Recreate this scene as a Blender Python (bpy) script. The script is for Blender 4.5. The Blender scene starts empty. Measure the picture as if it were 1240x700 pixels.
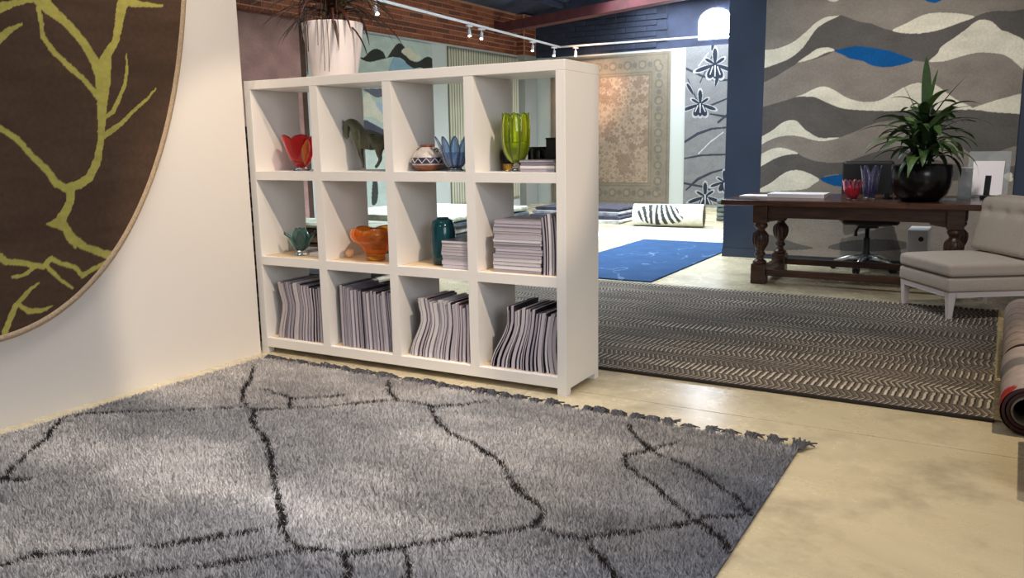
import bpy, bmesh, math, random
import numpy as np
from mathutils import Vector, Matrix
random.seed(7); rng = np.random.default_rng(7)
PI = math.pi
C = bpy.context.scene.collection
scene = bpy.context.scene

# ------------------------------------------------------------------ camera, world, lights, exposure
FOC, YAW, PITCH, ROLL, CAMZ = 1000.0, .5352, -.1757, -.0164, 1.25
def cam_axes():
    cy, sy, cp, sp = math.cos(YAW), math.sin(YAW), math.cos(PITCH), math.sin(PITCH)
    f = np.array([-sy*cp, cy*cp, sp]); r = np.array([cy, sy, 0.]); u = np.cross(r, f)
    cr, sr = math.cos(ROLL), math.sin(ROLL)
    return cr*r+sr*u, -sr*r+cr*u, f
CR, CU, CF = cam_axes()
cam_d = bpy.data.cameras.new('camera'); cam = bpy.data.objects.new('camera', cam_d); C.objects.link(cam)
cam_d.sensor_width = 36.0; cam_d.lens = 36.0*FOC/1240; cam_d.clip_start = .05; cam_d.clip_end = 100
cam.matrix_world = Matrix(((CR[0], CU[0], -CF[0], 0), (CR[1], CU[1], -CF[1], 0), (CR[2], CU[2], -CF[2], CAMZ), (0, 0, 0, 1)))
scene.camera = cam

world = bpy.data.worlds.new('world'); scene.world = world; world.use_nodes = True
bg = world.node_tree.nodes['Background']; bg.inputs[0].default_value = (.90, .84, .79, 1); bg.inputs[1].default_value = .30

scene.view_settings.view_transform = 'Standard'; scene.view_settings.look = 'None'
scene.view_settings.gamma = 1; scene.view_settings.use_curve_mapping = False
scene.view_settings.exposure = -0.08

def aim(o, target):
    d = Vector(target)-o.location
    o.rotation_euler = d.to_track_quat('-Z', 'Y').to_euler()
def area(name, loc, target, sx, sy, power, col):
    l = bpy.data.lights.new(name, 'AREA'); l.shape = 'RECTANGLE'; l.size = sx; l.size_y = sy; l.energy = power; l.color = col
    o = bpy.data.objects.new(name, l); C.objects.link(o); o.location = loc; aim(o, target); return o
def spot(name, loc, target, power, col, deg=40, blend=.5, rad=.04):
    l = bpy.data.lights.new(name, 'SPOT'); l.energy = power; l.color = col; l.spot_size = math.radians(deg); l.spot_blend = blend; l.shadow_soft_size = rad
    o = bpy.data.objects.new(name, l); C.objects.link(o); o.location = loc; aim(o, target); return o
WARM = (1, .80, .60); NEUT = (1, .93, .85); COOL = (.78, .90, 1.0)
def spread(o, deg): o.data.spread = math.radians(deg); return o
spread(area('skylight', (-4.4, 9.4, 4.0), (-4.4, 9.4, 0), 3.4, 5.2, 430, COOL), 110)
spread(area('far_skylight', (-4.9, 13.9, 3.80), (-4.9, 13.9, 0), 2.4, 1.9, 250, (.88, .95, 1.0)), 140)
spread(area('skylight_behind_shelf', (-5.6, 6.4, 3.4), (-5.8, 6.9, 0), 2.0, 2.4, 30, COOL), 130)
area('shopfront_daylight', (3.0, -.5, 2.4), (-1.2, 2.4, 0), 2.5, 2.2, 130, (.86, .90, 1.0))
spread(area('ceiling_fill', (-2.3, 2.0, 4.6), (-2.3, 2.0, 0), 2.4, 2.4, 50, (1, .96, .93)), 60)
spot('shelf_spotlight', (1.35, 1.30, 4.95), (-3.08, 3.52, .85), 960, WARM, 22.5, .3, .03)
spot('front_spotlight', (-2.6, -.6, 3.9), (-1.6, 3.5, .4), 80, (1, .88, .80), 44, .8, .05)
spot('partition_spotlight', (-1.7, 2.1, 4.5), (-3.85, 3.15, 2.45), 360, WARM, 44, 1, .05)
spot('desk_wall_spotlight', (-1.3, 5.6, 4.6), (-.9, 8.79, 1.2), 500, NEUT, 50, 1, .06)
spot('seating_fill', (-.5, 5.0, 4.6), (-.1, 7.0, .5), 270, NEUT, 42, .9, .06)  # added lamp without a fixture, brightens the slipper chair and rug around it
spot('rug_wall_spotlight', (-6.2, 12.6, 3.5), (-7.0, 15, 2.25), 620, (1, .62, .40), 36, 1, .05)
spot('floor_spotlight', (.9, 4.4, 4.6), (.1, 3.6, 0), 520, (1, .84, .60), 58, .9, .08)

# ------------------------------------------------------------------ helpers
def s2l(c):
    c = np.asarray(c, float)/255.
    return np.where(c <= .04045, c/12.92, ((c+.055)/1.055)**2.4)
def col4(c): return tuple(float(v) for v in s2l(c))+(1.0,)
MATS = {}
def mat(name, rgb, rough=.6, metal=0, noise=0, nscale=20, bump=0, bscale=200, spec=.5, coat=0, stretch=None):
    m = bpy.data.materials.new(name); m.use_nodes = True; nt = m.node_tree; b = nt.nodes['Principled BSDF']
    b.inputs['Base Color'].default_value = col4(rgb); b.inputs['Roughness'].default_value = rough; b.inputs['Metallic'].default_value = metal
    b.inputs['Specular IOR Level'].default_value = spec; b.inputs['Coat Weight'].default_value = coat
    if noise or bump:
        tc = nt.nodes.new('ShaderNodeTexCoord'); mp = nt.nodes.new('ShaderNodeMapping'); nt.links.new(tc.outputs['Object'], mp.inputs[0])
        if stretch: mp.inputs['Scale'].default_value = stretch
    if noise:
        n = nt.nodes.new('ShaderNodeTexNoise'); n.inputs['Scale'].default_value = nscale; n.inputs['Detail'].default_value = 4
        nt.links.new(mp.outputs[0], n.inputs['Vector'])
        r = nt.nodes.new('ShaderNodeValToRGB'); lo = np.asarray(rgb)*(1-noise); hi = np.minimum(255, np.asarray(rgb)*(1+noise))
        r.color_ramp.elements[0].position = .3; r.color_ramp.elements[1].position = .7
        r.color_ramp.elements[0].color = col4(lo); r.color_ramp.elements[1].color = col4(hi)
        nt.links.new(n.outputs[0], r.inputs[0]); nt.links.new(r.outputs[0], b.inputs['Base Color'])
    if bump:
        n2 = nt.nodes.new('ShaderNodeTexNoise'); n2.inputs['Scale'].default_value = bscale; n2.inputs['Detail'].default_value = 3
        nt.links.new(mp.outputs[0], n2.inputs['Vector'])
        bp = nt.nodes.new('ShaderNodeBump'); bp.inputs['Strength'].default_value = bump; bp.inputs['Distance'].default_value = .004
        nt.links.new(n2.outputs[0], bp.inputs['Height']); nt.links.new(bp.outputs[0], b.inputs['Normal'])
    MATS[name] = m; return m
def attr_mat(name, rough=.9, bump=.4, bscale=300, sheen=.0, upmix=0, vary=.12, vscale=60):
    """colour comes from the mesh's own 'Col' attribute, broken up by a little noise"""
    m = bpy.data.materials.new(name); m.use_nodes = True; nt = m.node_tree; b = nt.nodes['Principled BSDF']
    a = nt.nodes.new('ShaderNodeAttribute'); a.attribute_name = 'Col'
    tc = nt.nodes.new('ShaderNodeTexCoord')
    n = nt.nodes.new('ShaderNodeTexNoise'); n.inputs['Scale'].default_value = vscale; n.inputs['Detail'].default_value = 5
    nt.links.new(tc.outputs['Object'], n.inputs['Vector'])
    mr = nt.nodes.new('ShaderNodeMapRange'); mr.inputs['From Min'].default_value = .3; mr.inputs['From Max'].default_value = .7
    mr.inputs['To Min'].default_value = 1-vary; mr.inputs['To Max'].default_value = 1+vary
    nt.links.new(n.outputs[0], mr.inputs[0])
    mx = nt.nodes.new('ShaderNodeVectorMath'); mx.operation = 'SCALE'
    nt.links.new(a.outputs['Color'], mx.inputs[0]); nt.links.new(mr.outputs[0], mx.inputs['Scale']); nt.links.new(mx.outputs[0], b.inputs['Base Color'])
    b.inputs['Roughness'].default_value = rough; b.inputs['Specular IOR Level'].default_value = .15
    b.inputs['Sheen Weight'].default_value = sheen
    if bump:
        n2 = nt.nodes.new('ShaderNodeTexNoise'); n2.inputs['Scale'].default_value = bscale
        nt.links.new(tc.outputs['Object'], n2.inputs['Vector'])
        bp = nt.nodes.new('ShaderNodeBump'); bp.inputs['Strength'].default_value = bump; bp.inputs['Distance'].default_value = .004
        nt.links.new(n2.outputs[0], bp.inputs['Height']); nt.links.new(bp.outputs[0], b.inputs['Normal'])
    if upmix:
        g = nt.nodes.new('ShaderNodeNewGeometry'); ad = nt.nodes.new('ShaderNodeVectorMath'); ad.operation = 'ADD'
        sc = nt.nodes.new('ShaderNodeVectorMath'); sc.operation = 'SCALE'; sc.inputs['Scale'].default_value = 1-upmix
        nt.links.new(g.outputs['Normal'], sc.inputs[0]); nt.links.new(sc.outputs[0], ad.inputs[0]); ad.inputs[1].default_value = (0, 0, upmix)
        nm = nt.nodes.new('ShaderNodeVectorMath'); nm.operation = 'NORMALIZE'
        nt.links.new(ad.outputs[0], nm.inputs[0]); nt.links.new(nm.outputs[0], b.inputs['Normal'])
    MATS[name] = m; return m
def glass(name, rgb, rough=.03, trans=.9, ior=1.45):
    m = mat(name, rgb, rough); b = m.node_tree.nodes['Principled BSDF']
    b.inputs['Transmission Weight'].default_value = trans; b.inputs['IOR'].default_value = ior; return m
def emit(name, rgb, strength):
    m = mat(name, rgb, .5); b = m.node_tree.nodes['Principled BSDF']
    b.inputs['Emission Color'].default_value = col4(rgb); b.inputs['Emission Strength'].default_value = strength; return m

def link(name, me, material=None, parent=None, smooth=False):
    o = bpy.data.objects.new(name, me); C.objects.link(o)
    if material is not None and not me.materials: me.materials.append(material)
    if parent is not None: o.parent = parent
    if smooth: me.polygons.foreach_set('use_smooth', [True]*len(me.polygons))
    return o
def tag(o, label=None, cat=None, group=None, kind=None):
    if label: o['label'] = label
    if cat: o['category'] = cat
    if group: o['group'] = group
    if kind: o['kind'] = kind
    return o
def empty(name, loc, rz=0, label=None, cat=None, group=None):
    o = bpy.data.objects.new(name, None); C.objects.link(o); o.location = loc; o.rotation_euler = (0, 0, rz); o.empty_display_size = .1
    return tag(o, label, cat, group)
class MB:
    def __init__(s): s.v = []; s.f = []
    def add(s, vs, fs):
        k = len(s.v); s.v += [tuple(float(c) for c in v) for v in vs]; s.f += [tuple(i+k for i in f) for f in fs]; return s
    def box(s, x0, y0, z0, x1, y1, z1):
        return s.add([(x0,y0,z0),(x1,y0,z0),(x1,y1,z0),(x0,y1,z0),(x0,y0,z1),(x1,y0,z1),(x1,y1,z1),(x0,y1,z1)],
              [(0,3,2,1),(4,5,6,7),(0,1,5,4),(1,2,6,5),(2,3,7,6),(3,0,4,7)])
    def hexa(s, b, t):   # bottom 4, top 4
        return s.add(list(b)+list(t), [(0,3,2,1),(4,5,6,7),(0,1,5,4),(1,2,6,5),(2,3,7,6),(3,0,4,7)])
    def lathe(s, prof, n=24, cx=0, cy=0, cap=True, rot=0):
        vs = [(cx+r*math.cos(2*PI*i/n+rot), cy+r*math.sin(2*PI*i/n+rot), z) for r, z in prof for i in range(n)]
        fs = [(j*n+i, j*n+(i+1)%n, (j+1)*n+(i+1)%n, (j+1)*n+i) for j in range(len(prof)-1) for i in range(n)]
        if cap: fs += [tuple(range(n))[::-1], tuple((len(prof)-1)*n+i for i in range(n))]
        return s.add(vs, fs)
    def tube(s, pts, r, n=8, cap=True):
        pts = [Vector(p) for p in pts]; rs = r if isinstance(r, (list, tuple)) else [r]*len(pts)
        vs = []; a = None
        for i, p in enumerate(pts):
            d = (pts[min(i+1, len(pts)-1)]-pts[max(i-1, 0)]).normalized()
            if a is None: a = d.orthogonal().normalized()
            a = (a-d*a.dot(d)).normalized(); b = d.cross(a)
            vs += [p+(a*math.cos(2*PI*k/n)+b*math.sin(2*PI*k/n))*rs[i] for k in range(n)]
        fs = [(j*n+i, j*n+(i+1)%n, (j+1)*n+(i+1)%n, (j+1)*n+i) for j in range(len(pts)-1) for i in range(n)]
        if cap: fs += [tuple(range(n))[::-1], tuple((len(pts)-1)*n+i for i in range(n))]
        return s.add(vs, fs)
    def mesh(s, name):
        me = bpy.data.meshes.new(name); me.from_pydata(s.v, [], s.f); me.update(); return me
    def build(s, name, material, parent=None, smooth=False, bevel=0, seg=2):
        o = link(name, s.mesh(name), material, parent, smooth)
        if bevel:
            bv = o.modifiers.new('bevel', 'BEVEL'); bv.width = bevel; bv.segments = seg; bv.limit_method = 'ANGLE'; bv.angle_limit = .6
        return o
def box_obj(name, b, material, parent=None, bevel=0, seg=2, smooth=False): return MB().box(*b).build(name, material, parent, smooth, bevel, seg)
def ray(px, py): return CF+CR*(px-620)/FOC-CU*(py-350)/FOC
def un(px, py, ax, val):     # pixel of the photograph -> point on the real plane axis=val
    d = ray(px, py); o = np.array([0, 0, CAMZ]); return o+d*(val-o[ax])/d[ax]

# value noise
_G = rng.random((256, 256))
def vn(x, y):
    x = np.asarray(x, float); y = np.asarray(y, float)
    xi = np.floor(x).astype(int); yi = np.floor(y).astype(int); fx = x-xi; fy = y-yi; fx = fx*fx*(3-2*fx); fy = fy*fy*(3-2*fy)
    g = lambda a, b: _G[a % 256, b % 256]
    return (g(xi, yi)*(1-fx)+g(xi+1, yi)*fx)*(1-fy)+(g(xi, yi+1)*(1-fx)+g(xi+1, yi+1)*fx)*fy
def fbm(x, y, o=4):
    s = 0; a = .5
    for k in range(o): s = s+a*vn(x*2**k+17*k, y*2**k+31*k); a *= .5
    return s
def inpoly(x, y, P):
    P = np.asarray(P); ins = np.zeros(x.shape, bool); n = len(P)
    for i in range(n):
        x0, y0 = P[i-1]; x1, y1 = P[i]
        if y0 == y1: continue
        c = ((y0 > y) != (y1 > y)) & (x < (x1-x0)*(y-y0)/(y1-y0)+x0); ins ^= c
    return ins
def smoothpoly(P, k=4, closed=True):
    P = np.asarray(P, float); n = len(P); out = []
    for i in range(n if closed else n-1):
        if closed: p0, p1, p2, p3 = P[i-1], P[i], P[(i+1) % n], P[(i+2) % n]
        else: p0, p1, p2, p3 = P[max(i-1, 0)], P[i], P[i+1], P[min(i+2, n-1)]
        for t in np.arange(k)/k:
            out.append(.5*((2*p1)+(-p0+p2)*t+(2*p0-5*p1+4*p2-p3)*t*t+(-p0+3*p1-3*p2+p3)*t**3))
    if not closed: out.append(P[-1])
    return np.array(out)
def stroke(x, y, pts, best=None):
    """signed value: distance to polyline minus local half width; pts rows (x, y, w)"""
    if best is None: best = np.full(x.shape, 9.)
    for (ax, ay, aw), (bx, by, bw) in zip(pts[:-1], pts[1:]):
        dx, dy = bx-ax, by-ay; L = dx*dx+dy*dy+1e-12
        t = np.clip(((x-ax)*dx+(y-ay)*dy)/L, 0, 1)
        d = np.hypot(x-ax-t*dx, y-ay-t*dy)-.5*(aw+(bw-aw)*t); np.minimum(best, d, out=best)
    return best
def paint(c, m, rgb): c[m] = s2l(rgb)
def setcol(me, c):
    a = me.color_attributes.new('Col', 'FLOAT_COLOR', 'POINT')
    d = np.ones((len(c), 4), np.float32); d[:, :3] = c; a.data.foreach_set('color', d.ravel())
def rawmesh(name, V, F):
    me = bpy.data.meshes.new(name); V = np.asarray(V, np.float32); F = np.asarray(F, np.int32); k = F.shape[1]
    me.vertices.add(len(V)); me.vertices.foreach_set('co', V.ravel())
    me.loops.add(F.size); me.loops.foreach_set('vertex_index', F.ravel())
    me.polygons.add(len(F)); me.polygons.foreach_set('loop_start', np.arange(0, F.size, k, dtype=np.int32))
    me.update(calc_edges=True); return me
def sheet(name, O, ex, ey, w, h, th, nx, ny, colf, material, rough=.0, rim=None, parent=None):
    """a rug: a fine grid face coloured by colf(u, v) with real thickness; the back lies on O/ex/ey"""
    O, ex, ey = (np.asarray(a, float) for a in (O, ex, ey)); nz = np.cross(ex, ey)
    u, v = np.meshgrid(np.linspace(0, w, nx), np.linspace(0, h, ny)); U = u.ravel(); Vv = v.ravel()
    hgt = th+rough*(fbm(U*35, Vv*35, 3)-.45)
    T = O+np.outer(U, ex)+np.outer(Vv, ey)+np.outer(hgt, nz)
    idx = np.arange(nx*ny).reshape(ny, nx)
    F = np.stack([idx[:-1, :-1], idx[:-1, 1:], idx[1:, 1:], idx[1:, :-1]], -1).reshape(-1, 4)
    ring = np.concatenate([idx[0, :-1], idx[:-1, -1], idx[-1, :0:-1], idx[:0:-1, 0]])
    base = O+np.outer(U[ring], ex)+np.outer(Vv[ring], ey); nb = len(ring); k0 = nx*ny
    b = k0+np.arange(nb); S = np.stack([ring, b, np.roll(b, -1), np.roll(ring, -1)], -1)
    me = rawmesh(name, np.concatenate([T, base]), np.concatenate([F, S]))
    c = colf(U, Vv); cb = c[ring] if rim is None else np.tile(s2l(rim), (nb, 1))
    setcol(me, np.concatenate([c, cb]))
    return link(name, me, material, parent, True)

# ------------------------------------------------------------------ materials
mat('wall_white', (226, 220, 212), .75, bump=.08, bscale=120)
mat('panel_white', (205, 214, 212), .7, bump=.1, bscale=40)
mat('grey_panel', (160, 164, 162), .75, bump=.1, bscale=40)
mat('navy', (44, 57, 78), .55, noise=.06, nscale=3)
mat('dark_wall', (48, 56, 78), .8, noise=.3, nscale=2)
mat('dark_ceiling', (58, 66, 88), .85, noise=.35, nscale=1.5)
mat('beam_red', (88, 44, 50), .6, noise=.15, nscale=6)
mat('mortar', (190, 146, 116), .95, noise=.1, nscale=30)
for k, c in enumerate([(136, 76, 54), (148, 86, 60), (120, 66, 48), (104, 62, 50), (154, 94, 68)]): mat('brick_%d' % k, c, .9, noise=.18, nscale=25, bump=.5, bscale=60)
mat('shelf_white', (232, 228, 222), .5, bump=.03, bscale=80)
mat('shelf_wood', (220, 190, 150), .6, noise=.1, nscale=4, stretch=(1, 14, 1))
mat('dark_wood', (62, 38, 27), .35, noise=.3, nscale=5, stretch=(1, 8, 8), bump=.15, bscale=60)
mat('table_top', (74, 46, 34), .22, noise=.25, nscale=4, stretch=(1, 9, 9), bump=.06, bscale=60)
mat('upholstery', (180, 168, 155), .9, noise=.05, nscale=160, bump=.35, bscale=700)
mat('chair_white', (214, 204, 200), .45)
mat('black_plastic', (20, 20, 22), .45); mat('black_gloss', (10, 8, 9), .22, spec=.35)
mat('chrome', (220, 222, 226), .34, metal=1)
mat('white_metal', (228, 230, 236), .4); mat('white_ceramic', (238, 229, 228), .35)
mat('paper', (226, 220, 222), .7); mat('bronze', (78, 80, 62), .45, metal=.2, noise=.3, nscale=14, bump=.2, bscale=60)
for k, c in enumerate([(196, 188, 196), (180, 172, 182), (164, 157, 168), (212, 206, 208), (150, 144, 156), (188, 178, 180)]): mat('page_%d' % k, c, .75, noise=.07, nscale=120, stretch=(30, .3, .3))
for k, c in enumerate([(28, 26, 40), (60, 58, 70), (214, 210, 212), (120, 116, 124), (40, 40, 44), (84, 34, 40), (150, 146, 152), (30, 30, 30)]): mat('cover_%d' % k, c, .35)
for k, c in enumerate([(48, 70, 38), (60, 84, 44), (84, 108, 60), (40, 58, 34)]): mat('leaf_%d' % k, c, .32, noise=.12, nscale=30)
for k, c in enumerate([(72, 34, 26), (54, 28, 24), (92, 60, 40), (96, 92, 52)]): mat('cordyline_%d' % k, c, .45)
mat('stem_brown', (96, 78, 54), .8, noise=.2, nscale=30); mat('soil', (38, 28, 22), .95, noise=.3, nscale=60, bump=.6, bscale=80)
glass('glass_red', (238, 16, 30), trans=.9); glass('glass_amber', (250, 184, 80), trans=.85); glass('glass_clear', (240, 244, 244), trans=.97)
glass('glass_lime', (226, 240, 70), trans=.94); glass('glass_blue', (192, 212, 238), trans=.96); glass('glass_orange', (255, 162, 52), trans=.88)
glass('glass_teal', (165, 202, 198), trans=.95); glass('glass_bottle', (16, 78, 88), rough=.12, trans=.4); glass('glass_pink', (255, 176, 196), trans=.97)
glass('glass_violet', (206, 208, 236), trans=.97); glass('glass_lime_edge', (150, 176, 10), trans=.7); glass('glass_blue_edge', (120, 150, 200), trans=.7); glass('glass_teal_edge', (50, 110, 108), trans=.6); glass('glass_violet_edge', (120, 120, 170), trans=.7); glass('glass_pink_deep', (246, 64, 100), trans=.9)
glass('acrylic', (225, 230, 230), rough=.08, trans=.75)
glass('window_glass', (240, 245, 250), trans=.95)
mat('wood_ball', (214, 176, 130), .6, noise=.12, nscale=30)
lamp_glow = emit('lamp_glow', (255, 250, 240), 14); window_glow = emit('window_glow', (226, 238, 255), 45)
attr_mat('rug_woven', .95, .12, 260, vary=.09, vscale=45)
attr_mat('rug_pile', .95, .5, 160, vary=.12, vscale=14)
attr_mat('shag_blade', .9, 0, upmix=.62, vary=.10, vscale=18)
mat('roll_dark', (58, 34, 34), .95, bump=.3, bscale=300); mat('cardboard', (128, 118, 104), .8)
mat('rug_backing', (120, 108, 92), .95, bump=.3, bscale=300); mat('rug_binding', (172, 150, 122), .9, noise=.1, nscale=120, bump=.5, bscale=200)
mat('tassel', (74, 72, 76), .9, noise=.15, nscale=80); mat('cream_fringe', (196, 176, 132), .9, noise=.1, nscale=60)

# floor: polished concrete
def concrete():
    m = bpy.data.materials.new('polished_concrete'); m.use_nodes = True; nt = m.node_tree; b = nt.nodes['Principled BSDF']; N = nt.nodes.new; Lk = nt.links.new
    g = N('ShaderNodeNewGeometry')
    n1 = N('ShaderNodeTexNoise'); n1.inputs['Scale'].default_value = .9; n1.inputs['Detail'].default_value = 7; n1.inputs['Roughness'].default_value = .62; n1.inputs['Distortion'].default_value = .8
    n2 = N('ShaderNodeTexNoise'); n2.inputs['Scale'].default_value = 2.6; n2.inputs['Detail'].default_value = 8; n2.inputs['Roughness'].default_value = .7
    mp = N('ShaderNodeMapping'); mp.inputs['Scale'].default_value = (.5, 1.3, 1); Lk(g.outputs['Position'], mp.inputs[0]); Lk(mp.outputs[0], n1.inputs['Vector']); Lk(g.outputs['Position'], n2.inputs['Vector'])
    r1 = N('ShaderNodeValToRGB'); e = r1.color_ramp.elements
    e[0].position = .28; e[0].color = col4((156, 146, 126)); e[1].position = .62; e[1].color = col4((204, 190, 158))
    x = e.new(.45); x.color = col4((192, 178, 146))
    Lk(n1.outputs[0], r1.inputs[0])
    r2 = N('ShaderNodeValToRGB'); e = r2.color_ramp.elements; e[0].position = .33; e[0].color = (.62, .60, .60, 1); e[1].position = .5; e[1].color = (1, 1, 1, 1)
    Lk(n2.outputs[0], r2.inputs[0])
    mx = N('ShaderNodeMix'); mx.data_type = 'RGBA'; mx.blend_type = 'MULTIPLY'; mx.inputs[0].default_value = .75
    Lk(r1.outputs[0], mx.inputs[6]); Lk(r2.outputs[0], mx.inputs[7]); Lk(mx.outputs[2], b.inputs['Base Color'])
    mr = N('ShaderNodeMapRange'); mr.inputs['To Min'].default_value = .20; mr.inputs['To Max'].default_value = .34; Lk(n2.outputs[0], mr.inputs[0]); Lk(mr.outputs[0], b.inputs['Roughness'])
    bp = N('ShaderNodeBump'); bp.inputs['Strength'].default_value = .06; bp.inputs['Distance'].default_value = .01; Lk(n2.outputs[0], bp.inputs['Height']); Lk(bp.outputs[0], b.inputs['Normal'])
    MATS['concrete'] = m
concrete()
M = MATS
def structure(o): o['kind'] = 'structure'; return o

# ------------------------------------------------------------------ room
floor = structure(box_obj('floor', (-9, -3, -.12, 4, 15.6, -.012), M['mortar']))
for (x0, y0, x1, y1) in [(-9, -3, 4, 3.637), (-9, 3.641, 4, 8.8), (-9, 8.804, 4, 15.6)]:
    box_obj('slab', (x0, y0, -.013, x1, y1, 0), M['concrete'], floor)
wl = structure(box_obj('wall_partition', (-4.02, -3, 0, -3.85, 3.455, 4.86), M['wall_white']))
def roof_z(x): return 3.72+.26*(x+8.42)
ceil = MB().hexa([(-8.7, -3, roof_z(-8.7)), (4, -3, roof_z(4)), (4, 15.6, roof_z(4)), (-8.7, 15.6, roof_z(-8.7))],
                 [(-8.7, -3, roof_z(-8.7)+.1), (4, -3, roof_z(4)+.1), (4, 15.6, roof_z(4)+.1), (-8.7, 15.6, roof_z(-8.7)+.1)]).build('ceiling', M['dark_ceiling']); structure(ceil)
# sloping steel rafter and corrugation ribs under the roof
def rafter(y, w, d, x0, x1, m, drop=0):
    return MB().hexa([(x0, y, roof_z(x0)-d-drop), (x1, y, roof_z(x1)-d-drop), (x1, y+w, roof_z(x1)-d-drop), (x0, y+w, roof_z(x0)-d-drop)],
                     [(x0, y, roof_z(x0)-.002-drop), (x1, y, roof_z(x1)-.002-drop), (x1, y+w, roof_z(x1)-.002-drop), (x0, y+w, roof_z(x0)-.002-drop)])
bz = lambda x: 3.33+.077*(x+7.6)
beam = structure(MB().hexa([(x, y, bz(x)) for x, y in ((-8.42, 13.7), (-2.6, 13.7), (-2.6, 13.95), (-8.42, 13.95))], [(x, y, bz(x)+.17) for x, y in ((-8.42, 13.7), (-2.6, 13.7), (-2.6, 13.95), (-8.42, 13.95))]).build('trim_1', M['beam_red']))
for i, x in enumerate((-7.7, -6.9, -6.0, -5.1, -4.2)):
    structure(box_obj('trim_%d' % (i+2), (x, 6, roof_z(x)-.10, x+.07, 15.0, roof_z(x)-.004), M['dark_ceiling']))
# brick wall on the far left, painted panel below
bw = structure(box_obj('wall_left', (-8.75, 5.5, 2.9, -8.43, 15.4, 3.72), M['mortar']))
pnl = structure(box_obj('wall_left_panel', (-8.75, 3.6, 0, -8.40, 15.05, 2.93), M['panel_white']))
blen, bh, j = .352, .066, .017
bm_ = [MB().box(0, 0, 0, .02, blen, bh).mesh('brick_%d' % k) for k in range(5)]
for k, me in enumerate(bm_): me.materials.append(M['brick_%d' % k])
nb = 0
for row in range(9):
    z = 2.945+row*(bh+j); y = 6.7-(row % 2)*(blen+j)/2
    while y < 14.55:
        o = bpy.data.objects.new('brick', random.choice(bm_)); C.objects.link(o); o.parent = bw
        o.location = (-8.4425+random.uniform(-.002, .002), y, z); y += blen+j; nb += 1
pier = structure(box_obj('wall_left_pier', (-8.6, 14.55, 2.93, -8.26, 15.02, 3.70), M['mortar']))
structure(box_obj('trim_8', (-8.6, 14.55, 0, -8.25, 15.02, 2.93), M['grey_panel']))
for row in range(9):
    z = 2.945+row*(bh+j)
    for q in range(1):
        o = bpy.data.objects.new('brick', random.choice(bm_)); C.objects.link(o); o.parent = pier
        o.location = (-8.272, 14.57+.02*(row % 2), z); o.scale = (1, 1.15, 1)
for row in range(9):
    z = 2.945+row*(bh+j)
    o = bpy.data.objects.new('brick', random.choice(bm_)); C.objects.link(o); o.parent = pier
    o.location = (-8.55, 14.562, z); o.rotation_euler = (0, 0, -PI/2); o.scale = (1, .78, 1)
wb = structure(box_obj('wall_back', (-8.8, 15.05, 2.9, 4, 15.4, 6.2), M['dark_wall']))
wb2 = structure(box_obj('wall_back_panel', (-8.8, 15.04, 0, 4, 15.4, 2.90), M['panel_white']))
# dim courses of the back wall above the rugs
bk2 = MB().box(0, 0, 0, .40, .02, .085).mesh('brick_dark'); bk2.materials.append(M['dark_wall'])
for row in range(7):
    z = 2.95+row*.1; x = -8.2-(row % 2)*.2
    while x < -5.9:
        o = bpy.data.objects.new('brick', bk2); C.objects.link(o); o.parent = wb; o.location = (x, 15.036+random.uniform(-.004, .004), z); x += .415
# arched window high in the back wall
wx0, wx1, wz0 = -4.90, -4.34, 3.02
win = empty('window_1', ((wx0+wx1)/2, 15.03, wz0)); structure(win)
arch = [(-.28, 0), (.28, 0), (.28, .30)]+[(.28*math.cos(a), .30+.21*math.sin(a)) for a in np.linspace(0, PI, 14)[1:-1]]+[(-.28, .30)]
mb = MB(); n = len(arch); mb.add([(x, 0, z) for x, z in arch]+[(x, .015, z) for x, z in arch], [tuple(range(n)), tuple(range(2*n-1, n-1, -1))]+[(i, i+n, (i+1) % n+n, (i+1) % n) for i in range(n)])
mb.build('pane', window_glow, win)
MB().tube([(x*1.05, -.005, z*1.03-.01) for x, z in arch]+[(arch[0][0]*1.05, -.005, -.01)], .010, 6).build('window_frame', M['white_metal'], win)
# navy wall behind the desk
NY = 8.796
wr = structure(box_obj('wall_right', (-2.557, NY, 0, 4, NY+.35, 5.4), M['navy']))
structure(box_obj('baseboard_right', (-2.56, NY-.012, 0, 4, NY, .09), M['navy']))

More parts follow.
